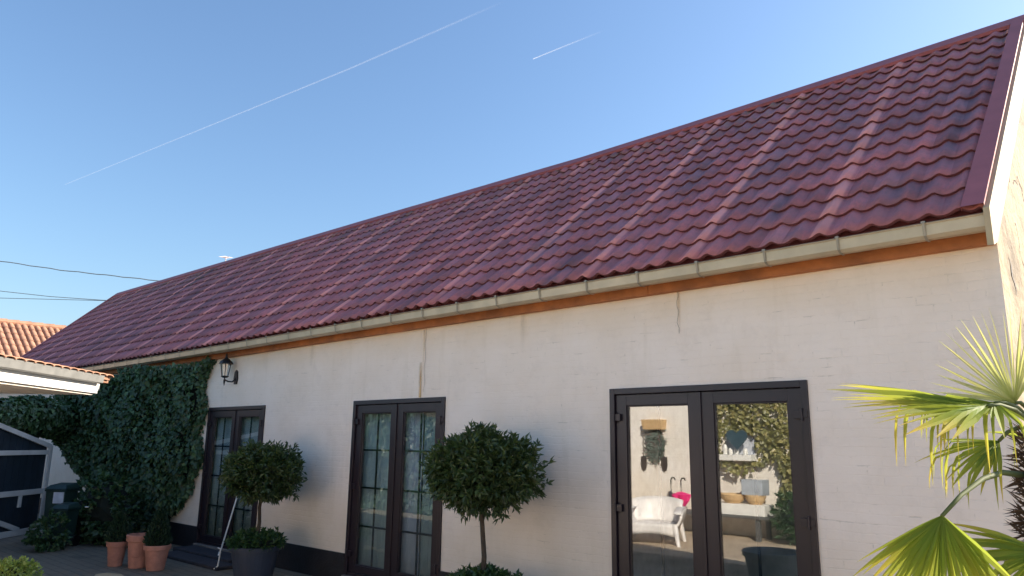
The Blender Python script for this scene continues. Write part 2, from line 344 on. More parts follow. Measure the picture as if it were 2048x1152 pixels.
# ------------------------------------------------------------------ ground
g = MB(); g.add([(-90, -60, 0), (60, -60, 0), (60, 90, 0), (-90, 90, 0)], [(0, 1, 2, 3)])
tag(g.build('patio', M['patio']), kind='structure')
M['sunlit_tan'] = simple('sunlit_tan_ground', (.52, .41, .30), .85, 0, .2, 2.5, .6, .01)  # sunlit zone of the yard brightened by a paler ground colour
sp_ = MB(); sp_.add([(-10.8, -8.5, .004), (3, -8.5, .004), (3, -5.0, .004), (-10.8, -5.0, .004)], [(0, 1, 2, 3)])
tag(sp_.build('sunlit_strip', M['sunlit_tan']), kind='structure')
fld = MB(); fld.add([(-3000, -3000, -.03), (3000, -3000, -.03), (3000, 3000, -.03), (-3000, 3000, -.03)], [(0, 1, 2, 3)])
M['field'] = simple('far_field', (.07, .10, .04), .9, 0, .3, .05)
tag(fld.build('ground', M['field']), kind='structure')

# ------------------------------------------------------------------ the long house
XR, XL = -.81, -25.65
house = empty('house', (0, 0, 0), 'long low white-painted house with red tile-effect roof and three dark French doors', 'house')
# deliberate sag of the old eave and ridge
EX = [-26, -17.8, -12.2, -6.2, -3.7, -.8]; EZ = [3.295, 3.297, 3.302, 3.345, 3.347, 3.365]
RX = [-26, -12, -6.3, -3, -.6]; RZ = [6.37, 6.225, 6.145, 6.19, 6.235]
def zeave(x): return float(np.interp(x, EX, EZ))
def zridge(x): return float(np.interp(x, RX, RZ))
YE, YR = -.24, 3.0
def rp_(x, t, nrm=0.0):
    """point on the front roof slope: t = 0 at the eave, 1 at the ridge"""
    a = Vector((x, YE, zeave(x)-.02)); b_ = Vector((x, YR, zridge(x))); d = (b_-a).normalized()
    return a.lerp(b_, t)+Vector((0, -d.z, d.y))*nrm
def gx(y): return -.79+.033*y          # the gable is a little out of square

DOORS = [(-12.19, -10.37), (-8.12, -6.35), (-4.04, -2.16)]
DT, DB = 2.27, .10
# front wall in pieces that butt end to end, built as one mesh with openings
w = MB(); xs = [XL]+[q for d in DOORS for q in d]+[gx(0)]
WT = .28; ZW = 3.20
def grid_face(mb, x0, x1, z0, z1):
    nx = max(1, int((x1-x0)/.25)); nz = max(1, int((z1-z0)/.25)); vs = []; fs = []
    for j in range(nz+1):
        for i in range(nx+1):
            x = x0+(x1-x0)*i/nx; z = z0+(z1-z0)*j/nz
            edge = i in (0, nx) or j in (0, nz)
            y = 0 if edge else -.005*(1+math.sin(x*2.3+z*1.7)*math.cos(z*2.1+x*.6))
            vs.append((x, y, z))
    for j in range(nz):
        for i in range(nx): a = j*(nx+1)+i; fs.append((a, a+1, a+nx+2, a+nx+1))
    mb.add(vs, fs)
for i in range(0, len(xs)-1):
    a, b_ = xs[i], xs[i+1]
    if i % 2 == 0: grid_face(w, a, b_, 0, DT); 
    grid_face(w, a, b_, DT, ZW+.1)
for a, b_ in DOORS:                       # reveals
    w.add([(a, 0, 0), (a, WT, 0), (a, WT, DT), (a, 0, DT)], [(0, 1, 2, 3)])
    w.add([(b_, 0, 0), (b_, WT, 0), (b_, WT, DT), (b_, 0, DT)], [(3, 2, 1, 0)])
    w.add([(a, 0, DT), (b_, 0, DT), (b_, WT, DT), (a, WT, DT)], [(0, 1, 2, 3)])
w.build('wall', M['wall'], house)
# gable walls and the rear wall
gm = MB(); yb = 6.24
for X, s in ((None, 1), (XL, -1)):
    pts = [(0.0, 0), (yb, 0), (yb, 3.2), (YR, zridge(XR)-.09), (0.0, 3.28)]
    o_ = [((gx(y) if X is None else X), y, z) for y, z in pts]; i_ = [(q[0]-.28*s, q[1]+(.02 if q[1] == 0 else 0), q[2]) for q in o_]
    k = [0, 1, 2, 3, 4]
    gm.add(o_+i_, [tuple(k), tuple(5+q for q in k[::-1])]+[(q, (q+1) % 5, 5+(q+1) % 5, 5+q) for q in k])
gm.box((XL, yb-.28, 0), (XR-.3, yb-.01, 3.2))
o = gm.build('gable_wall', M['gable'], house); tag(o, 'sunlit cracked cream gable wall')
# plinth pieces between the doors
for i in range(0, len(xs)-1, 2):
    a, b_ = xs[i], xs[i+1]
    box('plinth', (a+(0.002 if i else 0), -.022, 0), (b_-.002, .0-.001, .35), M['plinth'], house, .006)
# roof: underlay slab (front + back), tiles on it
us = MB(); ns = 30
for side in (0, 1):
    vs = []; fs = []
    for i in range(ns+1):
        x = XL+(XR-.02-XL)*i/ns
        for t in (0, 1):
            q = rp_(x, t, -.035)
            if side: q = Vector((q.x, 2*YR-q.y, q.z))
            vs.append(q)
    for i in range(ns): a = i*2; fs.append((a, a+2, a+3, a+1) if not side else (a, a+1, a+3, a+2))
    us.add(vs, fs)
roof = us.build('roof', M['flash'], house)
PITCH_T, NROW = 1.13/6, 13
def tile_local(nu=8):
    out = []
    for u_ in (0, .16, .32, .45, .56, .66, .78, .88, 1.0):      # slow rise, quick fall: the crest sits to the right
        ph = .5*u_/.62 if u_ < .62 else .5+.5*(u_-.62)/.38
        out.append((u_, .034*(.5-.5*math.cos(2*math.pi*ph))**1.75))
    return out
def tile_geo(x0, j, jit, wid=PITCH_T, hk=1.0):
    """vertices of one tile: x0 left edge, row j from the eave"""
    nu = 8; prof = tile_local(nu); vs = []; fs = []
    t0 = j/NROW; t1 = (j+1)/NROW; ext = .10/NROW
    for (t, lift) in ((t0-ext+.05/NROW, -.002), (t0-ext, .026), (t0+.45/NROW, .0135), (t1, .000)):
        for i in range(nu+1):
            x = x0+wid*prof[i][0]
            vs.append(rp_(x, t, prof[i][1]*hk*(1 if lift >= 0 else .96)+lift+jit))
    for r_ in range(3):
        for i in range(nu): a = r_*(nu+1)+i; fs.append((a, a+1, a+nu+2, a+nu+1))
    return vs, fs
x_start = -1.906-PITCH_T/2+PITCH_T*6       # a wave is centred on every lap strip
cols = [x_start-PITCH_T*(k+1) for k in range(200)]
cols = [c_ for c_ in cols if c_+PITCH_T < XR-.02+.02 and c_ > XL-.05]
n_single = 300; cnt = 0; rest = MB()
# shared tile mesh for the near tiles: local frame x along the eave, y up the slope, z out
nu = 8; prof = tile_local(nu); LROW = (rp_(-3, 1)-rp_(-3, 0)).length/NROW
tm = MB(); vs = []; fs = []
for (yy, lift) in ((-.05*LROW, -.002), (-.10*LROW, .026), (.45*LROW, .0135), (LROW, 0)):
    for i in range(nu+1): vs.append((PITCH_T*prof[i][0], yy, prof[i][1]*(1 if lift >= 0 else .96)+lift))
for r_ in range(3):
    for i in range(nu): a = r_*(nu+1)+i; fs.append((a, a+1, a+nu+2, a+nu+1))
me_t = bpy.data.meshes.new('tile'); me_t.from_pydata(vs, [], fs); me_t.materials.append(M['tile']); me_t.materials.append(M['tile_edge_shade']); me_t.polygons.foreach_set('material_index', [0 if p_ >= nu else 1 for p_ in range(len(fs))])
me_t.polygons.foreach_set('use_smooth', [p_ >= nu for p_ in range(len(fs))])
me_t.update()
for c_ in cols:
    for j in range(NROW):
        if cnt < n_single:
            o = bpy.data.objects.new('tile', me_t); P0 = rp_(c_, j/NROW); P1 = rp_(c_+PITCH_T, j/NROW); P2 = rp_(c_, (j+1)/NROW)
            ex = (P1-P0); ey = (P2-P0); kx = ex.length/PITCH_T; ky = ey.length/LROW; ez = ex.cross(ey).normalized()
            ex = ex/PITCH_T; ey = ey/LROW; P0 = P0+ez*random.uniform(-.0015, .0015)
            mw = Matrix(((ex.x, ey.x, ez.x, P0.x), (ex.y, ey.y, ez.y, P0.y), (ex.z, ey.z, ez.z, P0.z), (0, 0, 0, 1)))
            COL.objects.link(o); o.parent = roof; o.matrix_local = mw; cnt += 1
        else:
            a, b_ = tile_geo(c_, j, random.uniform(-.0015, .0015)); rest.add(a, b_)
for j in range(NROW):
    a, b_ = tile_geo(x_start, j, 0, .075, .45); rest.add(a, b_)
o = rest.build('tile_field', M['tile'], roof); tag(o, kind='stuff'); o.data.materials.append(M['tile_edge_shade'])
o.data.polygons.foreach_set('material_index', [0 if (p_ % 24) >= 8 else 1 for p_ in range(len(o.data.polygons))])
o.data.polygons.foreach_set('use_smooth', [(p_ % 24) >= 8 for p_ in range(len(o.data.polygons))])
# ridge cap in overlapping lengths
rc_ = []
x = -.62; Lc = 2.0
while x > XL:
    x2 = max(x-Lc-.04, XL-.03); mb = MB()
    vs = []
    lift = .0015*(len(rc_) % 2)
    for xx in (x, x2):
        up_ = rp_(xx, 1-.165/4.35, .068+lift); lo = rp_(xx, 1-.172/4.35, .030+lift); top = rp_(xx, 1, .068+lift); 
        tp_ = Vector((xx, YR, top.z+.03)); bk = Vector((xx, 2*YR-up_.y, up_.z)); bl = Vector((xx, 2*YR-lo.y, lo.z))
        s1 = up_.lerp(tp_, .86)+Vector((0, -.006, .006)); s2 = Vector((xx, 2*YR-s1.y, s1.z))
        vs += [lo, up_, s1, tp_+Vector((0, 0, .008)), s2, bk, bl]
    mb.add(vs, [(i, i+1, i+8, i+7) for i in range(6)]+[(0, 1, 2, 3, 4, 5, 6), (13, 12, 11, 10, 9, 8, 7)])
    rc_.append(mb.build('ridge_cap', M['flash'], house)); x -= Lc
# verge flashing on the right gable: flat sheet, narrower towards the ridge
vf = MB(); vs = []
for t in (-.015, .25, .5, .75, 1.0):
    q = rp_(-.8, t); xo = gx(q.y)+.01; xi = -.925+.135*t
    for x_, nn in ((xi, .034), (xi, .078), (xo, .078), (xo, .055)):
        vs.append(rp_(x_, t, nn))
vf.add(vs, [(4*i+k, 4*i+k+1, 4*i+k+5, 4*i+k+4) for i in range(4) for k in range(3)])
vf.build('verge_flashing', M['flash'], house)
vf2 = MB(); vs = []
for t in (0, .5, 1.0):
    for x_, nn in ((XL-.08, -.02), (XL-.08, .06), (XL+.10, .06), (XL+.10, .03)): vs.append(rp_(x_, t, nn))
vf2.add(vs, [(4*i+k, 4*i+k+1, 4*i+k+5, 4*i+k+4) for i in range(2) for k in range(3)]); vf2.build('verge_flashing', M['flash'], house)
# cream barge board down the right gable, chamfered foot
bb = MB(); vs = []
for t, dz in ((-.02, .26), (.02, .33), (.5, .33), (1.0, .33)):
    q = rp_(-.8, t, .052); xo = gx(q.y)
    for x_, z_ in ((xo+.002, q.z), (xo+.040, q.z), (xo+.040, q.z-dz), (xo+.002, q.z-dz)): vs.append((x_, q.y, z_))
bb.add(vs, [(4*i+k, 4*i+(k+1) % 4, 4*i+4+(k+1) % 4, 4*i+4+k) for i in range(3) for k in range(4)]+[(3, 2, 1, 0)])
bb.build('barge_board', M['barge'], house)
# fascia board (orange brown) below the gutter, in lengths, with a soffit
cuts = [XR+.01, -3.55, -7.6, -12.4, -17.2, -21.6, XL]
for i in range(len(cuts)-1):
    a, b_ = cuts[i+1]+.004, cuts[i]; mb = MB(); vs = []
    for x_ in (a, b_):
        z_ = zeave(x_); y0 = -.075-.004*(i % 2)
        vs += [(x_, y0, z_-.225), (x_, -.001, z_-.225), (x_, -.001, z_-.02), (x_, y0, z_-.02)]
    mb.add(vs, [(0, 1, 5, 4), (1, 2, 6, 5), (2, 3, 7, 6), (3, 0, 4, 7), (3, 2, 1, 0), (4, 5, 6, 7)])
    mb.build('fascia_board', M['fasciawood'], house)
# gutter: folded trough with rolled front edge; brackets every 0.59 m
def zg(x): return zeave(x)-.056
gt = MB(); prof_g = [(-.13, .012), (-.135, -.09), (-.16, -.112), (-.225, -.116), (-.262, -.095), (-.272, -.008), (-.282, .002), (-.292, -.006), (-.284, -.016), (-.278, -.010), (-.268, -.100), (-.228, -.122), (-.158, -.118), (-.129, -.094), (-.124, .012)]
xs_g = [XR+.03]+[x_ for x_ in np.arange(-3, XL, -2.0)]+[XL-.04]; vs = []; P = len(prof_g)
for x_ in xs_g:
    for y_, z_ in prof_g: vs.append((x_, y_, zg(x_)+z_*.88))
gt.add(vs, [(i*P+k, i*P+(k+1) % P, (i+1)*P+(k+1) % P, (i+1)*P+k) for i in range(len(xs_g)-1) for k in range(P)])
e0 = [(xs_g[0]+.002, y_, zg(XR)+z_*.88) for y_, z_ in prof_g[:6]]; gt.add(e0, [tuple(range(6))])
gut = gt.build('gutter', M['zinc'], house)
x = -1.171; k = 0
while x > XL:
    z_ = zg(x); mb = MB(); h = .009
    mb.add([(x-h, -.296, z_+.006), (x+h, -.296, z_+.006), (x+h, -.274, z_-.092), (x-h, -.274, z_-.092), (x+h, -.225, z_-.113), (x-h, -.225, z_-.113), (x+h, -.150, z_-.110), (x-h, -.150, z_-.110)], [(0, 3, 2, 1), (3, 5, 4, 2), (5, 7, 6, 4)])
    mb.box((x-.014, -.297, z_-.002), (x+.014, -.262, z_+.010))
    mb.build('bracket', M['zinc_dark'], gut); x -= .589+random.uniform(-.02, .02)
# rust stain run and hairline cracks on the front wall: cracks are thin dark strips
def crack(pts, w_, mat, name, label=None):
    mb = MB(); vs = []
    for (x_, z_) in pts: vs += [(x_-w_, -.0125, z_), (x_+w_, -.0125, z_)]
    mb.add(vs, [(2*i, 2*i+1, 2*i+3, 2*i+2) for i in range(len(pts)-1)]); mb.v = [tuple(q) for q in mb.v]
    o = mb.build(name, mat, house); 
    return o
m, n, l, b = nm('rust_stain'); 
p = pos(n, l); b.inputs['Base Color'].default_value = (.60, .38, .14, 1); b.inputs['Roughness'].default_value = .9
tp = n.new('ShaderNodeBsdfTransparent'); mx = n.new('ShaderNodeMixShader'); at = n.new('ShaderNodeAttribute'); at.attribute_name = 'along'
rr = ramp(n, [(.28, (.15, .15, .15)), (.5, (1, 1, 1))]); l.new(noise(n, l, pos(n, l, (14, 1, 1.0)), 2, 5, .6), rr.inputs[0])
l.new(mth(n, l, 'MULTIPLY', rr.outputs[0], at.outputs['Fac']), mx.inputs[0]); l.new(tp.outputs[0], mx.inputs[1]); l.new(b.outputs[0], mx.inputs[2]); l.new(mx.outputs[0], n['Material Output'].inputs[0])
def stain(x0, w0, z0, z1, a0, a1, strength):
    mb = MB(); nz, nx = 8, 4; vs = []; al = []
    for j in range(nz+1):
        t = j/nz; z_ = z0+(z1-z0)*t
        for i in range(nx+1):
            s = i/nx*2-1; vs.append((x0+s*w0*(1+.15*math.sin(5*t)), -.0115, z_)); al.append((1-abs(s)**1.5)*(a0+(a1-a0)*t)*strength)
    mb.add(vs, [(j*(nx+1)+i, j*(nx+1)+i+1, (j+1)*(nx+1)+i+1, (j+1)*(nx+1)+i) for j in range(nz) for i in range(nx)])
    o = mb.build('rust_stain', m_rust, house); a = o.data.attributes.new('along', 'FLOAT', 'POINT'); a.data.foreach_set('value', al)
m_rust = m
stain(-6.80, .032, 2.70, 2.275, .3, 1, 1); stain(-6.76, .020, 3.10, 2.6, .8, .25, .45)
stain(-3.27, .02, 3.14, 2.75, .6, .1, .6); stain(-5.15, .05, 3.12, 2.7, .4, .05, .4)
stain(-9.2, .06, 3.1, 2.8, .35, .1, .4)
M['crackm'] = simple('crack_dirt', (.30, .26, .22), .95)
crack([(-3.28+.012*math.sin(i*1.9), 3.14-.05*i) for i in range(9)], .0022, M['crackm'], 'crack')
crack([(-6.73+.010*math.sin(i*1.3), 3.12-.06*i) for i in range(14)], .0025, M['crackm'], 'crack')
# dark cracks on the gable
for (y0, z0, n_, dz) in ((.35, 3.12, 7, .045), (.75, 2.25, 8, .06)):
    mb = MB(); vs = []
    for i in range(n_):
        y_ = y0+.02*i+.03*math.sin(i*1.7); z_ = z0-dz*i; ww = .018*math.sin(math.pi*(i+.5)/n_)
        vs += [(gx(y_)+.004, y_-ww, z_), (gx(y_)+.004, y_+ww, z_)]
    mb.add(vs, [(2*i, 2*i+1, 2*i+3, 2*i+2) for i in range(n_-1)]); mb.build('crack', M['spade'], house)

# french doors: a part of the house with leaf / pane / glazing_bar / hinge sub-parts
def french(x0, x1, bars):
    fr = MB(); F = .055; y0, y1 = -.02, .075
    fr.box((x0, y0, DB), (x0+F, y1, DT)); fr.box((x1-F, y0, DB), (x1, y1, DT)); fr.box((x0+F, y0, DT-F), (x1-F, y1, DT)); fr.box((x0+F, y0+.015, DB), (x1-F, y1, DB+.04))
    door = fr.build('french_door', M['frame'], house, bevel=.004)
    xm = (x0+x1)/2; S = .115; yl0, yl1 = .005, .065; zt, zb = DT-F-.006, DB+.045
    for a, b_ in ((x0+F+.004, xm-.005), (xm+.005, x1-F-.004)):
        lf = MB(); lf.box((a, yl0, zb), (a+S, yl1, zt)); lf.box((b_-S, yl0, zb), (b_, yl1, zt)); lf.box((a+S, yl0, zt-.10), (b_-S, yl1, zt)); lf.box((a+S, yl0, zb), (b_-S, yl1, zb+.085))
        # glazing bead, a second step towards the glass
        q = .012; a2, b2, t2, u2 = a+S, b_-S, zt-.10, zb+.085
        lf.box((a2, yl0+.012, u2), (a2+q, yl1-.01, t2)); lf.box((b2-q, yl0+.012, u2), (b2, yl1-.01, t2)); lf.box((a2+q, yl0+.012, t2-q), (b2-q, yl1-.01, t2)); lf.box((a2+q, yl0+.012, u2), (b2-q, yl1-.01, u2+q))
        lf.build('door_leaf', M['frame'], door, bevel=.003)
        box('pane', (a2+q, .032, u2+q), (b2-q, .040, t2-q), M['glass'], door)
        gx_ = (a2+b2)/2
        box('glazing_bar', (gx_-.011, .042, u2+q), (gx_+.011, .056, t2-q), M['bar'], door)
        if bars:
            hgt = t2-u2
            for k in range(1, 4):
                z_ = t2-hgt*k/4.0
                box('glazing_bar', (a2+q, .043, z_-.011), (gx_-.0115, .055, z_+.011), M['bar'], door)
                box('glazing_bar', (gx_+.0115, .043, z_-.011), (b2-q, .055, z_+.011), M['bar'], door)
        else:
            z_ = u2+.30
            box('glazing_bar', (a2+q, .043, z_-.011), (gx_-.0115, .055, z_+.011), M['bar'], door)
            box('glazing_bar', (gx_+.0115, .043, z_-.011), (b2-q, .055, z_+.011), M['bar'], door)
    # centre cover strip and hinges
    box('cover_strip', (xm-.020, -.010, zb), (xm+.008, .004, zt), M['frame'], door, .003)
    for xh, s in ((x0+F, 1), (x1-F, -1)):
        for z_ in (DT-.27, 1.18, .36):
            h = MB(); h.tube([(xh, -.030, z_-.05), (xh, -.030, z_+.05)], .011, 10)
            h.box((min(xh, xh+s*.065), -.024, z_-.032), (max(xh, xh+s*.065), .004, z_+.032)); h.box((min(xh, xh-s*.045), -.027, z_-.026), (max(xh, xh-s*.045), -.0205, z_+.026))
            h.build('hinge', M['frame'], door, bevel=.002)
    box('threshold', (x0+.002, -.06, .055), (x1-.002, .20, .098), M['stone'] if bars else M['step'], door, .006)
    return door
for i, (a, b_) in enumerate(DOORS): french(a, b_, i < 2)
# room lining so that the glass looks into a dim interior
rm = MB()
for a, b_ in ((-13.6, -9.3), (-9.2, -5.2), (-5.1, -1.2)):
    for f_ in (((a, .29, .06), (b_, .29, .06), (b_, 3.6, .06), (a, 3.6, .06)), ((a, 3.6, .06), (b_, 3.6, .06), (b_, 3.6, 2.7), (a, 3.6, 2.7)), ((a, .29, 2.7), (b_, .29, 2.7), (b_, 3.6, 2.7), (a, 3.6, 2.7)),
               ((a, .29, .06), (a, 3.6, .06), (a, 3.6, 2.7), (a, .29, 2.7)), ((b_, .29, .06), (b_, 3.6, .06), (b_, 3.6, 2.7), (b_, .29, 2.7))):
        rm.add(f_, [(0, 1, 2, 3)])
rm.build('room', M['room'], house)
# curtains behind the two barred doors
def curtain(x0, x1, mat, label):
    mb = MB(); vs = []; n_ = 60
    for i in range(n_+1):
        x_ = x0+(x1-x0)*i/n_; y_ = .115+.012*math.sin(i*1.15)+.006*math.sin(i*2.7)
        vs += [(x_, y_, .12), (x_, y_, 2.24)]
    mb.add(vs, [(2*i, 2*i+2, 2*i+3, 2*i+1) for i in range(n_)]); o = mb.build('curtain', mat, None, smooth=True)
    md = o.modifiers.new('thickness', 'SOLIDIFY'); md.thickness = .003
    tag(o, label, 'curtain', 'voile curtains behind the barred doors')
curtain(-12.08, -11.31, M['curtain'], 'grey-green curtain behind left leaf of the door nearest the ivy')
curtain(-11.25, -10.48, M['curtain'], 'grey-green curtain behind right leaf of the door nearest the ivy')
curtain(-8.02, -7.27, M['curtain'], 'grey-green curtain behind left leaf of the middle door')
curtain(-7.20, -6.85, M['curtain_reflection'], 'pale lilac reflection painted as a curtain behind right leaf of the middle door')
curtain(-6.83, -6.45, M['curtain'], 'narrow grey-green curtain at far right edge of the middle door')

# ------------------------------------------------------------------ door step, pole and small hook
st = empty('door_step', (-11.2, -.3, 0), 'dark brick step below the door nearest the ivy', 'step')
off(st, MB().box((-12.1, -.42, .0), (-10.3, -.062, .075)), 'tread', M['step'], bevel=.01)
off(st, MB().box((-11.9, -.75, .0), (-10.0, -.425, .045)), 'lower_tread', M['step'], bevel=.01)
pl = empty('white_pole', (-10.75, -.35, .0), 'white pole leaning against the door nearest the ivy', 'pole')
off(pl, MB().tube([(-10.82, -.30, .07), (-10.92, -.035, .93)], .012, 10), 'shaft', M['whitepaint'])
off(pl, MB().tube([(-10.815, -.315, .045), (-10.825, -.29, .12)], .020, 10), 'foot_cap', M['whitepaint'])
hk = MB(); hk.tube([(-10.02, -.70, .28), (-10.02, -.72, .06), (-10.06, -.75, .02)], .010, 8); hk.tube([(-10.10, -.70, .285), (-10.02, -.70, .28)], .008, 8)
tag(hk.build('garden_stake', M['whitepaint']), 'small white bent stake beside the slate planter by the step', 'stake')

# ------------------------------------------------------------------ wall lantern
lx, lz = -11.46, 2.80
lan = empty('wall_lantern', (lx, -.0, lz), 'black cast-iron coach lantern on white wall under the eave', 'lamp')
b1 = MB(); b1.add([(lx+.07, -.001, lz-.17), (lx+.15, -.001, lz-.17), (lx+.17, -.001, lz-.08), (lx+.15, -.001, lz+.03), (lx+.11, -.001, lz+.06), (lx+.07, -.001, lz+.03), (lx+.05, -.001, lz-.08)] + [(q[0], -.025, q[1]) for q in ((lx+.07, lz-.17), (lx+.15, lz-.17), (lx+.17, lz-.08), (lx+.15, lz+.03), (lx+.11, lz+.06), (lx+.07, lz+.03), (lx+.05, lz-.08))],
        [tuple(range(7)), tuple(range(13, 6, -1))]+[(i, (i+1) % 7, 7+(i+1) % 7, 7+i) for i in range(7)])
off(lan, b1, 'wall_plate', M['iron'])
ly = -.15
off(lan, MB().tube([(lx+.11, -.02, lz-.08), (lx+.09, -.06, lz-.135), (lx+.04, -.11, lz-.13), (lx, ly, lz-.10), (lx, ly, lz-.06)], .012, 8), 'arm', M['iron'])
off(lan, MB().tube([(lx, ly, lz-.10), (lx-.005, ly, lz-.15), (lx, ly, lz-.20)], [.02, .014, .003], 8), 'drop_finial', M['iron'])
off(lan, MB().lathe([(.035, -.07), (.06, -.055), (.062, -.045), (.05, -.04)], (lx, ly, lz), 6), 'base', M['iron'])
cg = MB()
for k in range(6):
    t = math.pi*2*(k+.5)/6; cg.tube([(lx+.052*math.cos(t), ly+.052*math.sin(t), lz-.045), (lx+.088*math.cos(t), ly+.088*math.sin(t), lz+.155)], .006, 6)
off(lan, cg, 'cage', M['iron'])
off(lan, MB().lathe([(.047, -.04), (.082, .15)], (lx, ly, lz), 6, False), 'lamp_glass', M['glass'])
off(lan, MB().lathe([(.112, .150), (.112, .162), (.09, .195), (.055, .225), (.04, .24), (.022, .255), (.022, .27), (.012, .28), (.018, .295), (.004, .33)], (lx, ly, lz), 6), 'hood', M['iron'])
off(lan, MB().lathe([(.02, -.03), (.028, .03), (.028, .08), (.012, .11)], (lx, ly, lz), 8), 'bulb', M['whitepaint'])

# ------------------------------------------------------------------ ivy on the house wall
ivy = empty('wall_ivy', (-14.5, -.2, 0), 'dense dark green ivy climbing the wall left of the lantern up to the gutter', 'ivy')
def ivy_right(z): return -12.28-.15*float(np.interp(z, [1.9, 2.35], [1, 0]))-.10*math.sin(z*3.1)-.06*math.sin(z*7.7)-(max(0, .95-z)**1.3)*1.5-max(0, 1.6-z)*.06
def ivy_left(z): return float(np.interp(z, [0, .5, .9, 1.4, 1.9, 3.2], [-15.3, -15.4, -15.8, -16.8, -17.6, -18.6]))
k = 18500; zz = rng.uniform(.0, 3.2, k); xr = np.array([ivy_right(z) for z in zz]); xl = np.array([ivy_left(z) for z in zz])
tt = rng.uniform(0, 1, k)**.85; xx = xr+(xl-xr)*tt
bulge = .16+.20*np.clip(tt*3, 0, 1)+.10*np.sin(xx*2.9+zz*1.3)*np.cos(zz*3.7-xx)+.06*np.sin(xx*7+zz*6)+.30*np.clip((xr-xx-1.5)/3, 0, 1)
bulge = np.maximum(bulge, .08)
P = np.stack([xx, -bulge*rng.uniform(.72, 1.05, k), zz+rng.normal(0, .03, k)], 1)
keep = P[:, 2] < np.where(xx < -15, 2.97, 3.07); P = P[keep]
N = np.stack([rng.normal(.25, .45, len(P)), rng.normal(-1, .35, len(P)), rng.normal(.45, .45, len(P))], 1)
T = np.stack([rng.normal(0, .6, len(P)), rng.normal(-.2, .3, len(P)), rng.normal(-1, .35, len(P))], 1)
s_ = rng.uniform(.055, .115, len(P))
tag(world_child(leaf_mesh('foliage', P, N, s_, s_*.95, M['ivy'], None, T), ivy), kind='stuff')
k = 900; zz = rng.uniform(.4, 3.1, k); e_ = np.array([ivy_right(z) for z in zz])+rng.normal(.0, .05, k)
P = np.stack([e_, -rng.uniform(.01, .12, k), zz], 1); N = np.stack([rng.normal(.6, .4, k), -np.ones(k), rng.normal(.2, .4, k)], 1)
tag(world_child(leaf_mesh('edge_sprigs', P, N, rng.uniform(.06, .1, k), rng.uniform(.05, .09, k), M['ivy'], None), ivy), kind='stuff')
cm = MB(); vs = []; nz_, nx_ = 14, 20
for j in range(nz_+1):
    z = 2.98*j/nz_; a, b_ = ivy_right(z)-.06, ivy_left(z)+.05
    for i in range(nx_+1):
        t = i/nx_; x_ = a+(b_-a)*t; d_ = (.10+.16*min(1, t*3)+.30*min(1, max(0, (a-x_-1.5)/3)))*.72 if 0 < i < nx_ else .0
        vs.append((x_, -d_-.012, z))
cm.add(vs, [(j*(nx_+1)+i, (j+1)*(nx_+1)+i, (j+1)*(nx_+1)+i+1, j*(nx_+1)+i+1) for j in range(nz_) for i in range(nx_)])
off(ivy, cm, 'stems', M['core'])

def clump_cloud(center, rad, nclump, per, leafL, aspect, mat, name, parent, seed_up=.3, shell=.75, squash=None, spread=.12, fmin=-1):
    """foliage as sprigs: rosettes of leaves set through the outer volume of an ellipsoid"""
    c = np.array(center); r_ = np.array(rad); d = unit(nclump*3); d = d[d[:, 2] > fmin][:nclump]
    bump_ = 1+.10*np.sin(d[:, 0]*5+1)*np.cos(d[:, 1]*4+c[0])+.07*np.sin(d[:, 2]*9+d[:, 0]*7)
    q = c+d*r_*(bump_*rng.uniform(shell, 1.0, len(d)))[:, None]
    dirs = d/r_; dirs /= np.linalg.norm(dirs, axis=1)[:, None]; dirs = dirs+np.array([0, 0, seed_up]); dirs /= np.linalg.norm(dirs, axis=1)[:, None]
    T = np.repeat(dirs, per, 0)*.9+rng.normal(size=(len(d)*per, 3))*.75; P = np.repeat(q, per, 0)+np.repeat(dirs, per, 0)*rng.uniform(-.06, .05, (len(T), 1))*spread*8
    N = np.cross(T, rng.normal(size=T.shape)); N[(N[:, 2] < 0)] *= -1
    L_ = rng.uniform(.75, 1.2, len(T))*leafL
    return tag(world_child(leaf_mesh(name, P, N, L_, L_*aspect, mat, None, T), parent), kind='stuff')
def blob(center, rad, seed, amp=.12, seg=16, rings=10):
    mb = MB(); vs = []; rnd = random.Random(seed); ph = [rnd.uniform(0, 6) for _ in range(4)]
    for j in range(rings+1):
        th = math.pi*j/rings
        for i in range(seg):
            f = 2*math.pi*i/seg; k_ = 1+amp*math.sin(3*f+ph[0])*math.sin(2*th+ph[1])+amp*.6*math.sin(5*f+ph[2]+3*th)
            vs.append((center[0]+rad[0]*k_*math.sin(th)*math.cos(f), center[1]+rad[1]*k_*math.sin(th)*math.sin(f), center[2]+rad[2]*k_*math.cos(th)))
    mb.add(vs, [(j*seg+i, (j+1)*seg+i, (j+1)*seg+(i+1) % seg, j*seg+(i+1) % seg) for j in range(rings) for i in range(seg)]); return mb

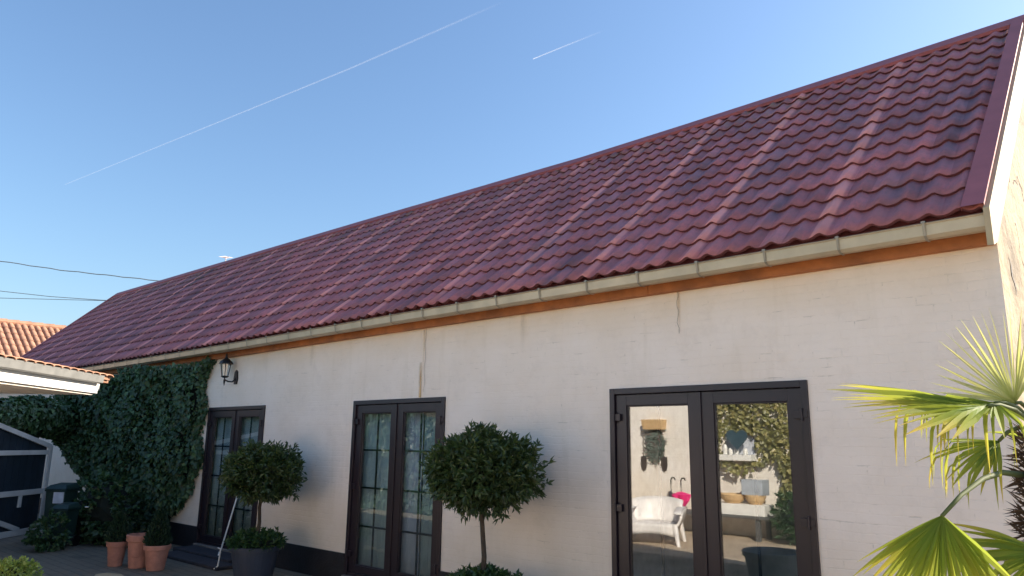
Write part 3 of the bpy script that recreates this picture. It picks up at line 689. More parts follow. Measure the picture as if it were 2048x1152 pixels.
# ivy arch running forward from the wall over the gate
arch = empty('ivy_arch', (-16.2, -1.6, 0), 'long ivy-covered beam running forward from the wall over the dark gate', 'ivy')
path = [(-17.3, -.25), (-16.6, -.9), (-15.9, -1.8), (-15.2, -2.7), (-14.7, -3.5)]
k = 8500; t = rng.uniform(0, 4, k); i0 = np.minimum(t.astype(int), 3); fr_ = t-i0; pa = np.array(path)
cxy = pa[i0]+(pa[i0+1]-pa[i0])*fr_[:, None]; d2 = pa[i0+1]-pa[i0]; d2 /= np.linalg.norm(d2, axis=1)[:, None]; nn = np.stack([-d2[:, 1], d2[:, 0]], 1)
ang = rng.uniform(0, 2*np.pi, k); rw = .34+.05*np.sin(t*5); rh = .32+.05*np.sin(t*4+1)+.22*np.clip(1-t/1.3, 0, 1)
rr_ = rng.uniform(.8, 1.05, k)
P = np.stack([cxy[:, 0]+nn[:, 0]*np.cos(ang)*rw*rr_, cxy[:, 1]+nn[:, 1]*np.cos(ang)*rw*rr_, 2.13-.18*np.clip(1-t/1.5, 0, 1)+np.sin(ang)*rh*rr_], 1)
N = np.stack([nn[:, 0]*np.cos(ang), nn[:, 1]*np.cos(ang), np.sin(ang)+.3], 1)+rng.normal(0, .35, (k, 3)); T = np.stack([rng.normal(0, .6, k), rng.normal(0, .6, k), rng.normal(-1, .4, k)], 1)
s_ = rng.uniform(.07, .12, k)
tag(world_child(leaf_mesh('foliage', P, N, s_, s_*.95, M['ivy'], None, T), arch), kind='stuff')
off(arch, MB().tube([(x_, y_, 2.1) for x_, y_ in path], [.26]*5, 8), 'stems', M['core'])
# bushy skirt at the foot of the ivy
sk = empty('flowering_bush', (-14.6, -.75, 0), 'dark bush with a few white flowers at the foot of the ivy', 'bush')
off(sk, blob((-14.2, -.72, .45), (.8, .42, .5), 3), 'stems', M['core'])
clump_cloud((-14.2, -.75, .45), (1.0, .5, .66), 300, 9, .10, .7, M['ivy'], 'foliage', sk, .1)
clump_cloud((-13.55, -1.75, .24), (.30, .28, .30), 90, 9, .08, .6, M['ivy'], 'front_foliage', sk, .2)
clump_cloud((-13.3, -.65, .30), (.75, .35, .45), 160, 9, .09, .6, M['conifer'], 'low_foliage', sk, .1)
for q in ((-13.7, -1.20, .62), (-14.3, -1.25, .83), (-14.75, -1.15, .55)):
    off(sk, MB().lathe([(.004, -.01), (.035, 0), (.03, .012), (.004, .006)], q, 7), 'flower', M['petal'])

# ------------------------------------------------------------------ standard bay trees in slate planters
def planter_at(x, y, label, group='slate planters holding the ball-topped bays'):
    pt = empty('planter', (x, y, 0), label, 'planter', group)
    mb = MB().lathe([(.22, 0), (.235, .01), (.30, .35), (.33, .355), (.335, .40), (.32, .41), (.30, .40), (.29, .33)], (0, 0, 0), 36, False)
    mb.build('pot', M['planter'], pt, smooth=False); MB().lathe([(.292, .34), (.29, .35)], (0, 0, 0), 24).build('soil', M['soil'], pt)
    return pt
def bay(x, y, zc, rad, lab, planter_lab, under_lab, lean, seed):
    planter_at(x, y, planter_lab)
    t = empty('bay_tree', (x, y, .35), lab, 'tree', 'ball-topped bay trees')
    top = (x+lean, y, zc-rad[2]*.6)
    off(t, MB().tube([(x+.0, y, .35), (x+.012+lean*.3, y+.01, .7), (x+lean*.6, y-.01, zc-rad[2]-.1), top], [.030, .024, .022, .020], 10), 'trunk', M['bark'], smooth=True)
    br_ = MB()
    for k in range(14):
        d = unit(1)[0]; d[2] = abs(d[2])*.8+.1
        e = (x+lean+d[0]*rad[0]*.8, y+d[1]*rad[1]*.8, zc-rad[2]*.4+d[2]*rad[2]*.9); mid = tuple((a*.5+b_*.5)+random.uniform(-.04, .04) for a, b_ in zip(top, e))
        br_.tube([top, mid, e], [.014, .009, .004], 6)
    off(t, br_, 'branches', M['bark'])
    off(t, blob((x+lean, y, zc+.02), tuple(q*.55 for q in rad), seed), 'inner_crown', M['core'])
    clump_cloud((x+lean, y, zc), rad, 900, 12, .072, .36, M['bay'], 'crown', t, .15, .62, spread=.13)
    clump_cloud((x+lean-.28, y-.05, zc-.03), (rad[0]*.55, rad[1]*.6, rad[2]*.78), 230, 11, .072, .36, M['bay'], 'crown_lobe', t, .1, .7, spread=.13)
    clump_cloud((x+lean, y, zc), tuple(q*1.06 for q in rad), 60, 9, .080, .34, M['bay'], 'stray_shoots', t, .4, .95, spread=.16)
    u = empty('underplanting', (x, y, .36), under_lab, 'plant', 'low shrubs in the bay planters')
    off(u, blob((x, y, .42), (.26, .26, .10), seed+3), 'inner_stems', M['core'])
    clump_cloud((x, y, .42), (.36, .36, .16), 230, 9, .06, .42, M['box'], 'foliage', u, .3, .7, spread=.08, fmin=-.2)
bay(-9.18, -.66, 1.33, (.53, .47, .345), 'ball-topped bay tree standing in front of the door nearest the ivy', 'slate-blue round planter beside the door step', 'low green shrub round the trunk in the planter beside the step', .06, 4)
bay(-5.06, -.66, 1.485, (.55, .48, .365), 'larger looking ball-topped bay tree between middle door and widest door', 'slate-blue round planter cut by lower edge between the two nearer doors', 'low shrub round the trunk between the two nearer doors', -.02, 9)

# ------------------------------------------------------------------ terracotta pots and small conifers
def tpot(x, y, r_, h, label):
    t = empty('terracotta_pot', (x, y, 0), label, 'pot', 'terracotta pots by the ivy')
    MB().lathe([(r_*.62, 0), (r_*.66, .01), (r_*.88, h*.80)], (0, 0, 0), 28).build('body', M['terracotta'], t, smooth=False)
    MB().lathe([(r_*.93, h*.80), (r_*1.0, h*.815), (r_*1.03, h*.97), (r_*1.0, h), (r_*.92, h), (r_*.88, h*.9)], (0, 0, 0), 28, False).build('rim', M['terracotta'], t)
    MB().lathe([(r_*.75, h*.32), (r_*.755, h*.34), (r_*.79, h*.36), (r_*.775, h*.37)], (0, 0, 0), 28, False).build('band', M['terracotta'], t)
    MB().lathe([(r_*.9, h*.90), (r_*.88, h*.91)], (0, 0, 0), 20).build('soil', M['soil'], t)
tpot(-11.35, -1.55, .140, .33, 'terracotta pot with bushy dark plant, leftmost of the three')
tpot(-11.0, -1.38, .182, .44, 'tallest terracotta pot, empty, standing between the two others')
tpot(-10.63, -1.30, .172, .33, 'terracotta pot holding a small cone conifer, nearest the door step')
def cone_bush(x, y, z, r_, h, lab, seed):
    e = empty('conifer', (x, y, z), lab, 'conifer'); 
    off(e, MB().lathe([(r_*.5, 0), (r_*.65, h*.2), (r_*.35, h*.6), (.01, h*.95)], (x, y, z), 10), 'stem', M['core'])
    k = 1500; t = rng.uniform(0, 1, k)**1.3; a = rng.uniform(0, 6.283, k); rr = r_*(1-t)**.8*np.minimum(1, .55+t*3)*rng.uniform(.75, 1.1, k)+.01
    P = np.stack([x+rr*np.cos(a), y+rr*np.sin(a), z+t*h], 1); T = np.stack([np.cos(a)*.6, np.sin(a)*.6, np.ones(k)*1.1], 1)+rng.normal(0, .3, (k, 3)); N = np.cross(T, rng.normal(size=(k, 3)))
    tag(world_child(leaf_mesh('foliage', P, N, .06, .02, M['conifer'], None, T), e), kind='stuff')
cone_bush(-10.63, -1.30, .29, .165, .47, 'small cone-shaped conifer growing in the terracotta pot nearest the step', 1)
cone_bush(-11.35, -1.55, .29, .16, .40, 'low dark bushy plant growing in the leftmost terracotta pot', 2)

# lime shrub at the bottom left corner
sh = empty('lime_shrub', (-8.9, -3.75, 0), 'bright yellow-green rounded shrub at the bottom left corner', 'shrub')
SX, SY = -9.35, -3.35
off(sh, blob((SX, SY, .22), (.20, .20, .18), 8), 'stems', M['core'])
clump_cloud((SX, SY, .24), (.28, .28, .25), 420, 9, .045, .5, M['lime'], 'foliage', sh, .3, .65, spread=.08)
# pale flagstones set in the patio
M['flag'] = simple('pale_yellow_stone', (.46, .36, .22), .85, 0, .25, 6, .5, .01)
for x_, y_, s_, lab in ((-10.45, -1.95, .22, 'pale yellow stone slab lying in front of the terracotta pots, farther one'), (-9.85, -1.98, .18, 'pale yellow stone slab nearest the picture edge below the pots')):
    mb = MB(); q = [(x_+s_*(1+.12*math.sin(i*2.3))*math.cos(i*math.pi/3.5)*1.25, y_+s_*.75*math.sin(i*math.pi/3.5)) for i in range(7)]
    mb.add([(a, b_, .002) for a, b_ in q]+[(a*1.0, b_, .022) for a, b_ in q], [tuple(range(7))[::-1], tuple(range(7, 14))]+[(i, (i+1) % 7, 7+(i+1) % 7, 7+i) for i in range(7)])
    tag(mb.build('flagstone', M['flag']), lab, 'stone slab', 'pale stones on the patio')

# ------------------------------------------------------------------ wheelie bins
def bin_(x, y, w_, d_, h, rot, lab, label_on):
    t = empty('wheelie_bin', (x, y, 0), lab, 'bin', 'green wheelie bins by the gate'); t.rotation_euler[2] = rot
    mb = MB(); a, b_ = w_*.42, d_*.40
    mb.add([(-a, -b_, .06), (a, -b_, .06), (a, b_, .06), (-a, b_, .06), (-w_/2, -d_/2, h-.1), (w_/2, -d_/2, h-.1), (w_/2, d_/2, h-.1), (-w_/2, d_/2, h-.1)], [(0, 3, 2, 1), (4, 5, 6, 7), (0, 1, 5, 4), (1, 2, 6, 5), (2, 3, 7, 6), (3, 0, 4, 7)])
    mb.box((-w_/2-.015, -d_/2-.015, h-.13), (w_/2+.015, d_/2+.015, h-.098)); mb.build('body', M['bin'], t, bevel=.012)
    ld = MB(); ld.add([(-w_/2-.02, -d_/2-.03, h-.095), (w_/2+.02, -d_/2-.03, h-.095), (w_/2+.02, d_/2+.03, h-.095), (-w_/2-.02, d_/2+.03, h-.095), (-w_/2+.03, -d_/2+.05, h-.03), (w_/2-.03, -d_/2+.05, h-.03), (w_/2-.03, d_/2-.02, h), (-w_/2+.03, d_/2-.02, h)], [(0, 3, 2, 1), (4, 5, 6, 7), (0, 1, 5, 4), (1, 2, 6, 5), (2, 3, 7, 6), (3, 0, 4, 7)])
    ld.build('lid', M['bin'], t, bevel=.01)
    MB().tube([(-w_*.4, d_/2+.06, h-.07), (w_*.4, d_/2+.06, h-.07)], .014, 8).build('handle', M['bin'], t)
    for s in (-1, 1):
        MB().tube([(s*w_*.40, d_/2-.02, .09), (s*(w_*.40+.05), d_/2-.02, .09)], .09, 14).build('wheel', M['iron'], t)
    if label_on: box('label_plate', (-.02, -d_/2-.012, h-.32), (.15, -d_/2+.02, h-.14), M['label'], t)
bin_(-14.28, -1.42, .34, .36, .99, R(40), 'tall green wheelie bin with a pale square label, beside the gate', True)
bin_(-13.86, -1.46, .28, .30, .70, R(36), 'smaller green bin standing to the right of the tall one', False)

# ------------------------------------------------------------------ dark gate with white frame
GR = Vector((-15.48, -1.37, 0)); GE = Vector((.656, -.755, 0)); GN = Vector((.755, .656, 0))
gate = empty('gate', GR, 'dark boarded gate with white frame and white diagonal braces under the ivy', 'gate')
ga = math.atan2(GE.y, GE.x); gate.rotation_euler[2] = ga       # local +x runs towards the camera, local -y... faces the yard
GWd = 2.6; H1 = 1.62
nb = 15
for i in range(nb):
    a = .05+i*(GWd-.08)/nb; top = H1+.10+.0*i
    tp0 = 1.56+.26*a; tp1 = 1.56+.26*(a+(GWd-.08)/nb)
    mb = MB(); x0_, x1_ = a+.003, a+(GWd-.08)/nb-.003
    mb.add([(x0_, -.015, .08), (x1_, -.015, .08), (x1_, .010, .08), (x0_, .010, .08), (x0_, -.015, tp0), (x1_, -.015, tp1), (x1_, .010, tp1), (x0_, .010, tp0)], [(0, 3, 2, 1), (4, 5, 6, 7), (0, 1, 5, 4), (1, 2, 6, 5), (2, 3, 7, 6), (3, 0, 4, 7)])
    mb.build('board', M['gatewood'], gate)
def gbar(x0_, z0_, x1_, z1_, w_, name='rail', d=.0):
    mb = MB(); a = Vector((x0_, 0, z0_)); b_ = Vector((x1_, 0, z1_)); dd = (b_-a).normalized(); s = Vector((-dd.z, 0, dd.x))*w_/2
    y0, y1 = .012+d, .045+d
    vs = []
    for y_ in (y0, y1):
        for q in (a-s, b_-s, b_+s, a+s): vs.append((q.x, y_, q.z))
    mb.add(vs, [(0, 1, 2, 3), (7, 6, 5, 4), (0, 4, 5, 1), (1, 5, 6, 2), (2, 6, 7, 3), (3, 7, 4, 0)]); return mb.build(name, M['offwhite'], gate, bevel=.004)
gbar(-.02, .10, -.02, 1.60, .09, 'post', .004)
gbar(-.04, 1.58, GWd, 2.22, .08, 'top_rail', .002)
gbar(.03, 1.48, GWd, 1.48, .08); gbar(.03, .80, GWd, .80, .09); gbar(.03, .14, GWd, .14, .10)
gbar(.55, .18, 2.3, .76, .08, 'brace', -.0); gbar(.62, .56, .62, .755, .07, 'stile')

# ------------------------------------------------------------------ low outbuilding eave with clay tile edge (left)
PE = Vector((-9.883, -2.583, 0)); DV = Vector((.711, -.703, 0)); DN = Vector((.703, .711, 0))
ob = empty('outbuilding', (PE.x, PE.y, 0), 'low outbuilding with white fascia and orange clay tile edge at left edge', 'building')
ob.rotation_euler[2] = math.atan2(DV.y, DV.x)                  # local x along the eave towards the camera, local +y faces the yard
LN = 3.2
box('fascia', (0, -.03, 2.285), (LN, .0, 2.405), M['whitepaint'], ob, .004)
gt2 = MB(); pr = [(0.002, 2.50), (.002, 2.412), (.03, 2.400), (.075, 2.412), (.088, 2.50), (.078, 2.50), (.066, 2.42), (.03, 2.408), (.012, 2.42), (.010, 2.50)]
vs = [(x_, y_, z_) for x_ in (-.01, LN) for y_, z_ in pr]; q = len(pr); gt2.add(vs, [(k, (k+1) % q, q+(k+1) % q, q+k) for k in range(q)]+[tuple(range(q))])
gt2.build('gutter', simple('grey_eave_gutter', (.20, .20, .19), .5), ob)
box('soffit', (-.0, -2.6, 2.262), (LN, -.031, 2.284), M['soffit'], ob)
box('wall', (.35, -4.2, 0), (LN, -2.62, 2.26), M['wall'], ob)
# end board and stepped corner
box('end_board', (-.045, -1.2, 2.28), (-.002, .006, 2.46), M['whitepaint'], ob, .004)
box('corner_block', (-.30, -.30, 2.335), (-.05, -.10, 2.42), M['offwhite'], ob, .006)
box('corner_tile', (-.26, -.26, 2.425), (-.08, .02, 2.46), M['orangetile'], ob, .006)
def barrel(L_, r_):
    mb = MB(); vs = []; sg = 6
    for j, (y_, k_) in enumerate(((.0, 1.0), (-L_, .9))):
        for i in range(sg+1):
            a = math.pi*i/sg; vs.append((-r_*k_*math.cos(a), y_, r_*.30*k_*math.sin(a)))
        for i in range(sg+1):
            a = math.pi*i/sg; vs.append((-(r_-.012)*k_*math.cos(a), y_, (r_*.30-.010)*k_*math.sin(a)))
    n_ = sg+1
    for i in range(sg): mb_f = 0
    f_ = []
    for i in range(sg):
        f_.append((i, i+1, 2*n_+i+1, 2*n_+i)); f_.append((n_+i, n_+i+1, i+1, i))
    mb.add(vs, f_); return mb
proto = None
for i in range(int((LN+.25)/.17)):
    x_ = -.12+i*.17
    for j in range(2):
        if proto is None: proto = barrel(.42, .098).build('tile', M['orangetile'], ob, smooth=True); o = proto
        else: o = proto.copy(); COL.objects.link(o)
        o.location = (x_, .10-j*.36, 2.500+j*.035); o.rotation_euler = (R(-6), 0, random.uniform(-.02, .02))
box('roof_deck', (-.22, -2.8, 2.462), (LN, .05, 2.498), M['orangetile'], ob)

# ------------------------------------------------------------------ neighbour house behind with orange pantile roof
nh = empty('neighbour_house', (-32, -2, 0), 'neighbouring house with sunlit orange clay tile roof behind the red roof', 'house')
y0, y1 = -9.0, 9.0; zr_, ze_ = 5.75, 3.35; xr_, xe_ = -31.0, -27.0
off(nh, MB().box((-35, y0+.1, 0), (xe_-.35, y1-.1, 3.35)), 'wall', M['garden_wall'])
rm = MB(); rm.add([(xr_, y0, zr_), (xe_, y0, ze_), (xe_, y1, ze_), (xr_, y1, zr_), (2*xr_-xe_, y0, ze_), (2*xr_-xe_, y1, ze_), (xr_, y0, zr_-.12), (xe_, y0, ze_-.12), (xe_, y1, ze_-.12), (xr_, y1, zr_-.12)], [(0, 1, 2, 3), (0, 3, 5, 4), (0, 6, 7, 1), (1, 7, 8, 2), (2, 8, 9, 3)])
off(nh, rm, 'roof', M['orangetile'])
sl_ = Vector((xe_-xr_, 0, ze_-zr_)); sn = Vector((-sl_.z, 0, sl_.x)).normalized(); proto = None
y_ = y0+.1
while y_ < y1:
    if proto is None:
        mb = MB(); N_ = 10; sg = 6; vs = []; f_ = []
        for k in range(N_):
            for (tt_, rr2) in ((k/N_, .072), ((k+1.06)/N_, .092)):
                c0 = Vector((xr_, y_, zr_))+sl_*min(tt_, 1.01)
                for i in range(sg+1): a = math.pi*i/sg; vs.append(c0+Vector((0, 1, 0))*rr2*math.cos(a)+sn*(rr2*.8*math.sin(a)+.006))
            b0 = k*2*(sg+1)
            for i in range(sg): f_.append((b0+i, b0+i+1, b0+sg+2+i, b0+sg+1+i))
        mb.add(vs, f_); proto = off(nh, mb, 'tile_course', M['orangetile'], smooth=True); base_y = y_; o = proto
    else:
        o = proto.copy(); COL.objects.link(o); o.location = proto.location+Vector((0, y_-base_y, 0))
    y_ += .21
rg = MB(); k = y0
while k < y1:
    rg.tube([(xr_, k, zr_+.03), (xr_, k+.40, zr_+.045)], [.10, .115], 8); k += .38
off(nh, rg, 'ridge_tiles', M['orangetile'])

# ------------------------------------------------------------------ overhead cables and the aerial
def W(px, py, d):
    return CAM+(fw+rt*((px-1024)/FPX)-up*((py-576)/FPX))*d
for pts, r_, lab in (([(-260, 484), (0, 522), (120, 540), (230, 552), (330, 563), (700, 590)], .028, 'thick twisted overhead cable, highest of the three above the roof'),
                     ([(-260, 560), (0, 582), (100, 593), (200, 600), (520, 615)], .020, 'thin overhead cable, middle one of the three'),
                     ([(-260, 592), (0, 596), (100, 598.5), (200, 601), (520, 607)], .018, 'thin overhead cable, lowest of the three')):
    q = [W(a, b_, 44) for a, b_ in pts]
    sm = []
    for i in range(len(q)-1):
        for k in range(6): sm.append(q[i].lerp(q[i+1], k/6))
    sm.append(q[-1])
    if r_ > .025: sm = [p_+Vector((0, 0, .018*math.sin(i*1.9))) for i, p_ in enumerate(sm)]
    tag(MB().tube(sm, r_, 6).build('overhead_cable', M['cable']), lab, 'cable', 'overhead cables at the left')
ab = W(450, 533, 25.5)
ae = empty('roof_aerial', ab, 'small pale aerial tip showing above the red ridge', 'aerial')
MB().tube([(0, 0, -1.2), (0, 0, .36)], .018, 8).build('mast', M['offwhite'], ae)
MB().tube([(-.22, 0, .36), (.26, 0, .30)], .014, 6).build('boom', M['offwhite'], ae)
for i in range(5): MB().tube([(-.2+.1*i, -.16, .36-.012*i*1.0), (-.2+.1*i, .16, .36-.012*i)], .007, 5).build('element', M['offwhite'], ae)

# ------------------------------------------------------------------ contrails, 9 km up
def trail(pts, r_, fades, lab):
    q = []
    for a, b_ in pts:
        d = (W(a, b_, 1)-CAM); q.append(CAM+d*((9000-CAM.z)/d.z))
    n_ = 28; sm = []; al = []; rs = []
    for i in range(n_+1):
        t = i/n_*(len(q)-1); k = min(int(t), len(q)-2); sm.append(q[k].lerp(q[k+1], t-k)); f_ = float(np.interp(i/n_, [0, .1, .5, .8, 1], fades)); al.append(f_)
        rs.append(r_*(.6+.7*i/n_))
    mb = MB().tube(sm, rs, 10, False); o = mb.build('contrail', M['contrail'], None, smooth=True)
    a = o.data.attributes.new('along', 'FLOAT', 'POINT'); a.data.foreach_set('value', [x_ for x_ in al for _ in range(10)])
    o.visible_shadow = True
    tag(o, lab, 'contrail', 'contrails in the sky')
trail([(130, 369), (440, 243), (700, 137), (900, 50), (1010, 2)], 24, [.15, .13, .08, .035, .0], 'long thin white contrail rising across the blue sky at left')
trail([(1066, 118), (1130, 92), (1210, 60)], 20, [.26, .20, .09, .03, 0], 'short white contrail high in the sky above the ridge')

# ------------------------------------------------------------------ palm
palm = empty('fan_palm', (-.375, -2.62, 0), 'fan palm with sunlit yellow-green fronds at the right edge', 'palm')
PX, PY = -.375, -2.62
off(palm, MB().tube([(PX, PY, 0), (PX+.01, PY, .8), (PX, PY, 1.35), (PX, PY, 1.75)], [.11, .10, .085, .05], 14), 'trunk', M['fibre'])
k = 2600; z = rng.uniform(.1, 1.8, k); a = rng.uniform(0, 6.283, k); rr = np.interp(z, [0, 1.35, 1.75, 1.8], [.11, .09, .06, .04])
P = np.stack([PX+rr*np.cos(a), PY+rr*np.sin(a), z], 1); T = np.stack([np.cos(a)*.8, np.sin(a)*.8, rng.uniform(-.6, 1.2, k)], 1); N = np.cross(T, rng.normal(size=(k, 3)))
tag(world_child(leaf_mesh('fibre', P, N, rng.uniform(.04, .09, k), .008, M['fibre'], None, T), palm), kind='stuff')
def frond(hub, axis, nrm, rad, spread, nseg, droop, tipdroop, root, wseg=.042, seed=0, yellow=0.0, cup=.15, mat='leaflet'):
    rnd = random.Random(seed); hub = Vector(hub); axis = Vector(axis).normalized(); nrm = Vector(nrm); nrm = (nrm-axis*nrm.dot(axis)).normalized(); side = nrm.cross(axis)
    # petiole
    rt_ = Vector(root); mid = rt_.lerp(hub, .5)+Vector((0, 0, .05))
    pe = MB().tube([rt_, rt_.lerp(mid, .5)+Vector((0, 0, .015)), mid, mid.lerp(hub, .55)+Vector((0, 0, .01)), hub], [.012, .010, .009, .007, .006], 7)
    fr = off(palm, pe, 'frond', M['palmstem'], smooth=True)
    for i in range(nseg):
        th = (i/(nseg-1)-.5)*spread; th += rnd.uniform(-.02, .02); R_ = rad*(.80+.20*math.cos(th*.8))*rnd.uniform(.90, 1.05)
        d = axis*math.cos(th)+side*math.sin(th)+nrm*(cup*abs(math.sin(th))); d.normalize()
        sd = nrm.cross(d).normalized(); pr_ = []; N_ = 9; vs = []; al = []
        bent = rnd.random() < tipdroop; bk = rnd.uniform(.38, .62); roll = rnd.uniform(-.8, .8); brown = rnd.uniform(-.08, .18); slim = .6 if bent else 1.0
        p_ = hub.copy(); dirn = d.copy(); step = R_/N_
        for j in range(N_+1):
            t_ = j/N_; wdt = wseg*slim*(min(1, .22+t_*1.9) if t_ < .42 else max(.03, 1-((t_-.42)/.58)**1.3))
            sd2 = (nrm.cross(dirn)); sd2 = sd2.normalized() if sd2.length > .05 else sd
            nn_ = dirn.cross(sd2).normalized(); rl = roll*min(1, t_*2.2); sd2, nn_ = sd2*math.cos(rl)+nn_*math.sin(rl), nn_*math.cos(rl)-sd2*math.sin(rl)
            vs += [p_-sd2*wdt/2+nn_*wdt*.20, p_-nn_*wdt*.10, p_+sd2*wdt/2+nn_*wdt*.20]; al += [min(1, max(0, t_*.8+yellow+brown))]*3
            g_ = droop*t_*.35
            if bent and t_ > bk: g_ += 2.0
            dirn = (dirn+Vector((0, 0, -1))*g_*.6).normalized(); p_ = p_+dirn*step
        mb = MB().add(vs, [(3*j+q, 3*j+q+1, 3*j+q+4, 3*j+q+3) for j in range(N_) for q in (0, 1)])
        o = mb.build('leaflet', M[mat], fr); a_ = o.data.attributes.new('along', 'FLOAT', 'POINT'); a_.data.foreach_set('value', al)
    return fr
crown_ = Vector((PX, PY, 1.78))
left = -rt; toward = -fw
# upward fan, lit from behind
frond(W(2030, 806, 2.62), left*.62+up*.78+toward*.10, toward+up*.10, .37, 2.3, 24, .03, .0, crown_, .015, 1, .45, .1, 'leaflet_sheen')
# long fan seen nearly edge-on, pointing left, with hanging leaflets
frond(W(1975, 812, 2.50), left*1.0+up*.03+toward*.12, up*1+toward*.20, .50, 1.35, 20, .12, .12, crown_, .034, 2, .24, .02)
frond(W(1990, 806, 2.56), left*.90-up*.05+toward*.30, up*1+toward*.12, .36, 2.2, 20, .25, .85, crown_, .026, 12, .16, .0)
frond(W(1998, 882, 2.66), left*.90-up*.28+toward*.18, up*.95+toward*.22, .34, 1.5, 16, .35, .7, crown_, .026, 3, .16, .0)
# low fan facing the camera
frond(W(1884, 1032, 2.30), left*.16-up*.97+toward*.15, toward*.9+up*.35, .36, 1.95, 30, .18, .10, W(2045, 950, 2.6), .025, 4, .22, .0)
frond(W(2085, 1105, 2.35), left*.85-up*.45+toward*.2, toward*.6+up*.8, .30, 2.2, 20, .35, .2, W(2075, 960, 2.6), .030, 5, .22, .0)
# fans on the side away from the picture
frond(W(2160, 800, 2.7), rt+up*.6, toward+up*.4, .40, 2.6, 22, .2, .2, crown_, .030, 6, .1)
frond(W(2130, 900, 3.0), rt+fw*.7, up, .42, 2.6, 22, .4, .3, crown_, .030, 7, .1)

# ------------------------------------------------------------------ the yard behind the camera, seen in the glass
gw = empty('garden_wall', (-8, -8.6, 0), 'sunlit white garden wall reflected in the widest door', 'wall')
off(gw, MB().box((-11.6, -8.8, 0), (2.5, -8.5, 2.75)), 'masonry', M['garden_wall'], bevel=.02)
off(gw, MB().box((-11.7, -8.85, 2.752), (2.5, -8.42, 2.85)), 'coping', M['soffit'], bevel=.01)
gi = empty('garden_ivy', (-5.6, -8.4, 0), 'yellow-green sunlit ivy over the garden wall, seen reflected', 'ivy')
k = 9000; xx = rng.uniform(-7.45, -1.5, k); zz = rng.uniform(.3, 3.0, k)
hole = (xx < -6.35) & (xx > -7.1) & (zz > 1.45) & (zz < 2.0); low = (xx < -5.9) & (zz < 1.35+.15*np.sin(xx*4)); keep = ~(hole | low)
xx, zz = xx[keep], zz[keep]; k = len(xx)
P = np.stack([xx, -8.5+.06+.12*rng.uniform(.5, 1.2, k)+.05*np.sin(xx*4+zz*3), zz], 1); N = np.stack([rng.normal(0, .45, k), rng.normal(1, .3, k), rng.normal(.4, .4, k)], 1)
tag(world_child(leaf_mesh('foliage', P, N, rng.uniform(.07, .13, k), rng.uniform(.06, .11, k), M['ivy_sun'], None), gi), kind='stuff')
# hedge beyond the wall, to the left
hd = empty('hedge', (-22, -9, 0), 'tall dark hedge across the yard reflected in the barred doors', 'hedge')
off(hd, MB().box((-40, -7.3, 0), (-11.4, -6.6, 3.0)), 'stems', M['core'])
k = 16000; P = np.stack([rng.uniform(-40, -11.2, k), -6.6+.15*rng.uniform(.2, 1.3, k), rng.uniform(0, 3.2, k)], 1); N = np.stack([rng.normal(0, .5, k), rng.normal(1, .3, k), rng.normal(.4, .4, k)], 1)
tag(world_child(leaf_mesh('foliage', P, N, rng.uniform(.10, .2, k), rng.uniform(.08, .14, k), M['hedge'], None), hd), kind='stuff')
# basket and wreath with two spades on the white wall
YW = -8.5
hb = MB(); hb.add([(-8.92, YW+.005, 2.08), (-8.45, YW+.005, 2.08), (-8.45, YW+.20, 2.08), (-8.92, YW+.20, 2.08), (-8.95, YW+.005, 2.30), (-8.42, YW+.005, 2.30), (-8.42, YW+.24, 2.30), (-8.95, YW+.24, 2.30)], [(0, 3, 2, 1), (0, 1, 5, 4), (1, 2, 6, 5), (2, 3, 7, 6), (3, 0, 4, 7), (4, 5, 6, 7)])
tag(hb.build('wall_planter', M['basket'], bevel=.01), 'orange wicker wall planter above the wreath, seen reflected', 'planter')
wr = empty('wreath', (-8.70, YW+.06, 1.68), 'grey-green leafy wreath hanging on the white wall, seen reflected', 'wreath')
k = 1500; a = rng.uniform(0, 6.283, k); q = .17+rng.normal(0, .05, k)
P = np.stack([-8.70+q*np.cos(a)*.9, np.full(k, YW+.05)+rng.uniform(0, .06, k), 1.76+q*np.sin(a)*1.4], 1); N = np.stack([rng.normal(0, .5, k), np.ones(k), rng.normal(0, .5, k)], 1)
tag(world_child(leaf_mesh('leaves', P, N, .06, .035, leafmat('wreath_leaf', [(0, (.10, .16, .14)), (.7, (.18, .30, .27)), (1, (.22, .07, .07))], .6, .1), None), wr), kind='stuff')
off(wr, MB().tube([(-8.70+.17*math.cos(i*.524)*.9, YW+.06, 1.76+.17*1.4*math.sin(i*.524)) for i in range(13)], .02, 6), 'ring', M['bark'])
for x_, zt_, lab in ((-9.02, 1.95, 'long-handled spade left of the wreath, seen reflected'), (-8.50, 1.75, 'shorter dark spade right of the wreath, seen reflected')):
    s = empty('spade', (x_, YW+.03, 1.3), lab, 'spade', 'spades hanging on the white wall')
    off(s, MB().tube([(x_, YW+.03, 1.50), (x_, YW+.03, zt_)], .014, 8), 'shaft', M['spadeh'])
    off(s, MB().tube([(x_-.06, YW+.03, zt_+.10), (x_-.065, YW+.03, zt_+.03), (x_, YW+.03, zt_), (x_+.065, YW+.03, zt_+.03), (x_+.06, YW+.03, zt_+.10), (x_-.06, YW+.03, zt_+.10)], .010, 6), 'grip', M['spadeh'])
    bl = MB(); o_ = [(-.07, 1.50), (.07, 1.50), (.075, 1.32), (.05, 1.22), (0, 1.18), (-.05, 1.22), (-.075, 1.32)]
    bl.add([(x_+a, YW+.02+.0, z) for a, z in o_]+[(x_+a, YW+.035, z) for a, z in o_], [tuple(range(7)), tuple(range(13, 6, -1))]+[(i, (i+1) % 7, 7+(i+1) % 7, 7+i) for i in range(7)])
    off(s, bl, 'blade', M['spade'])
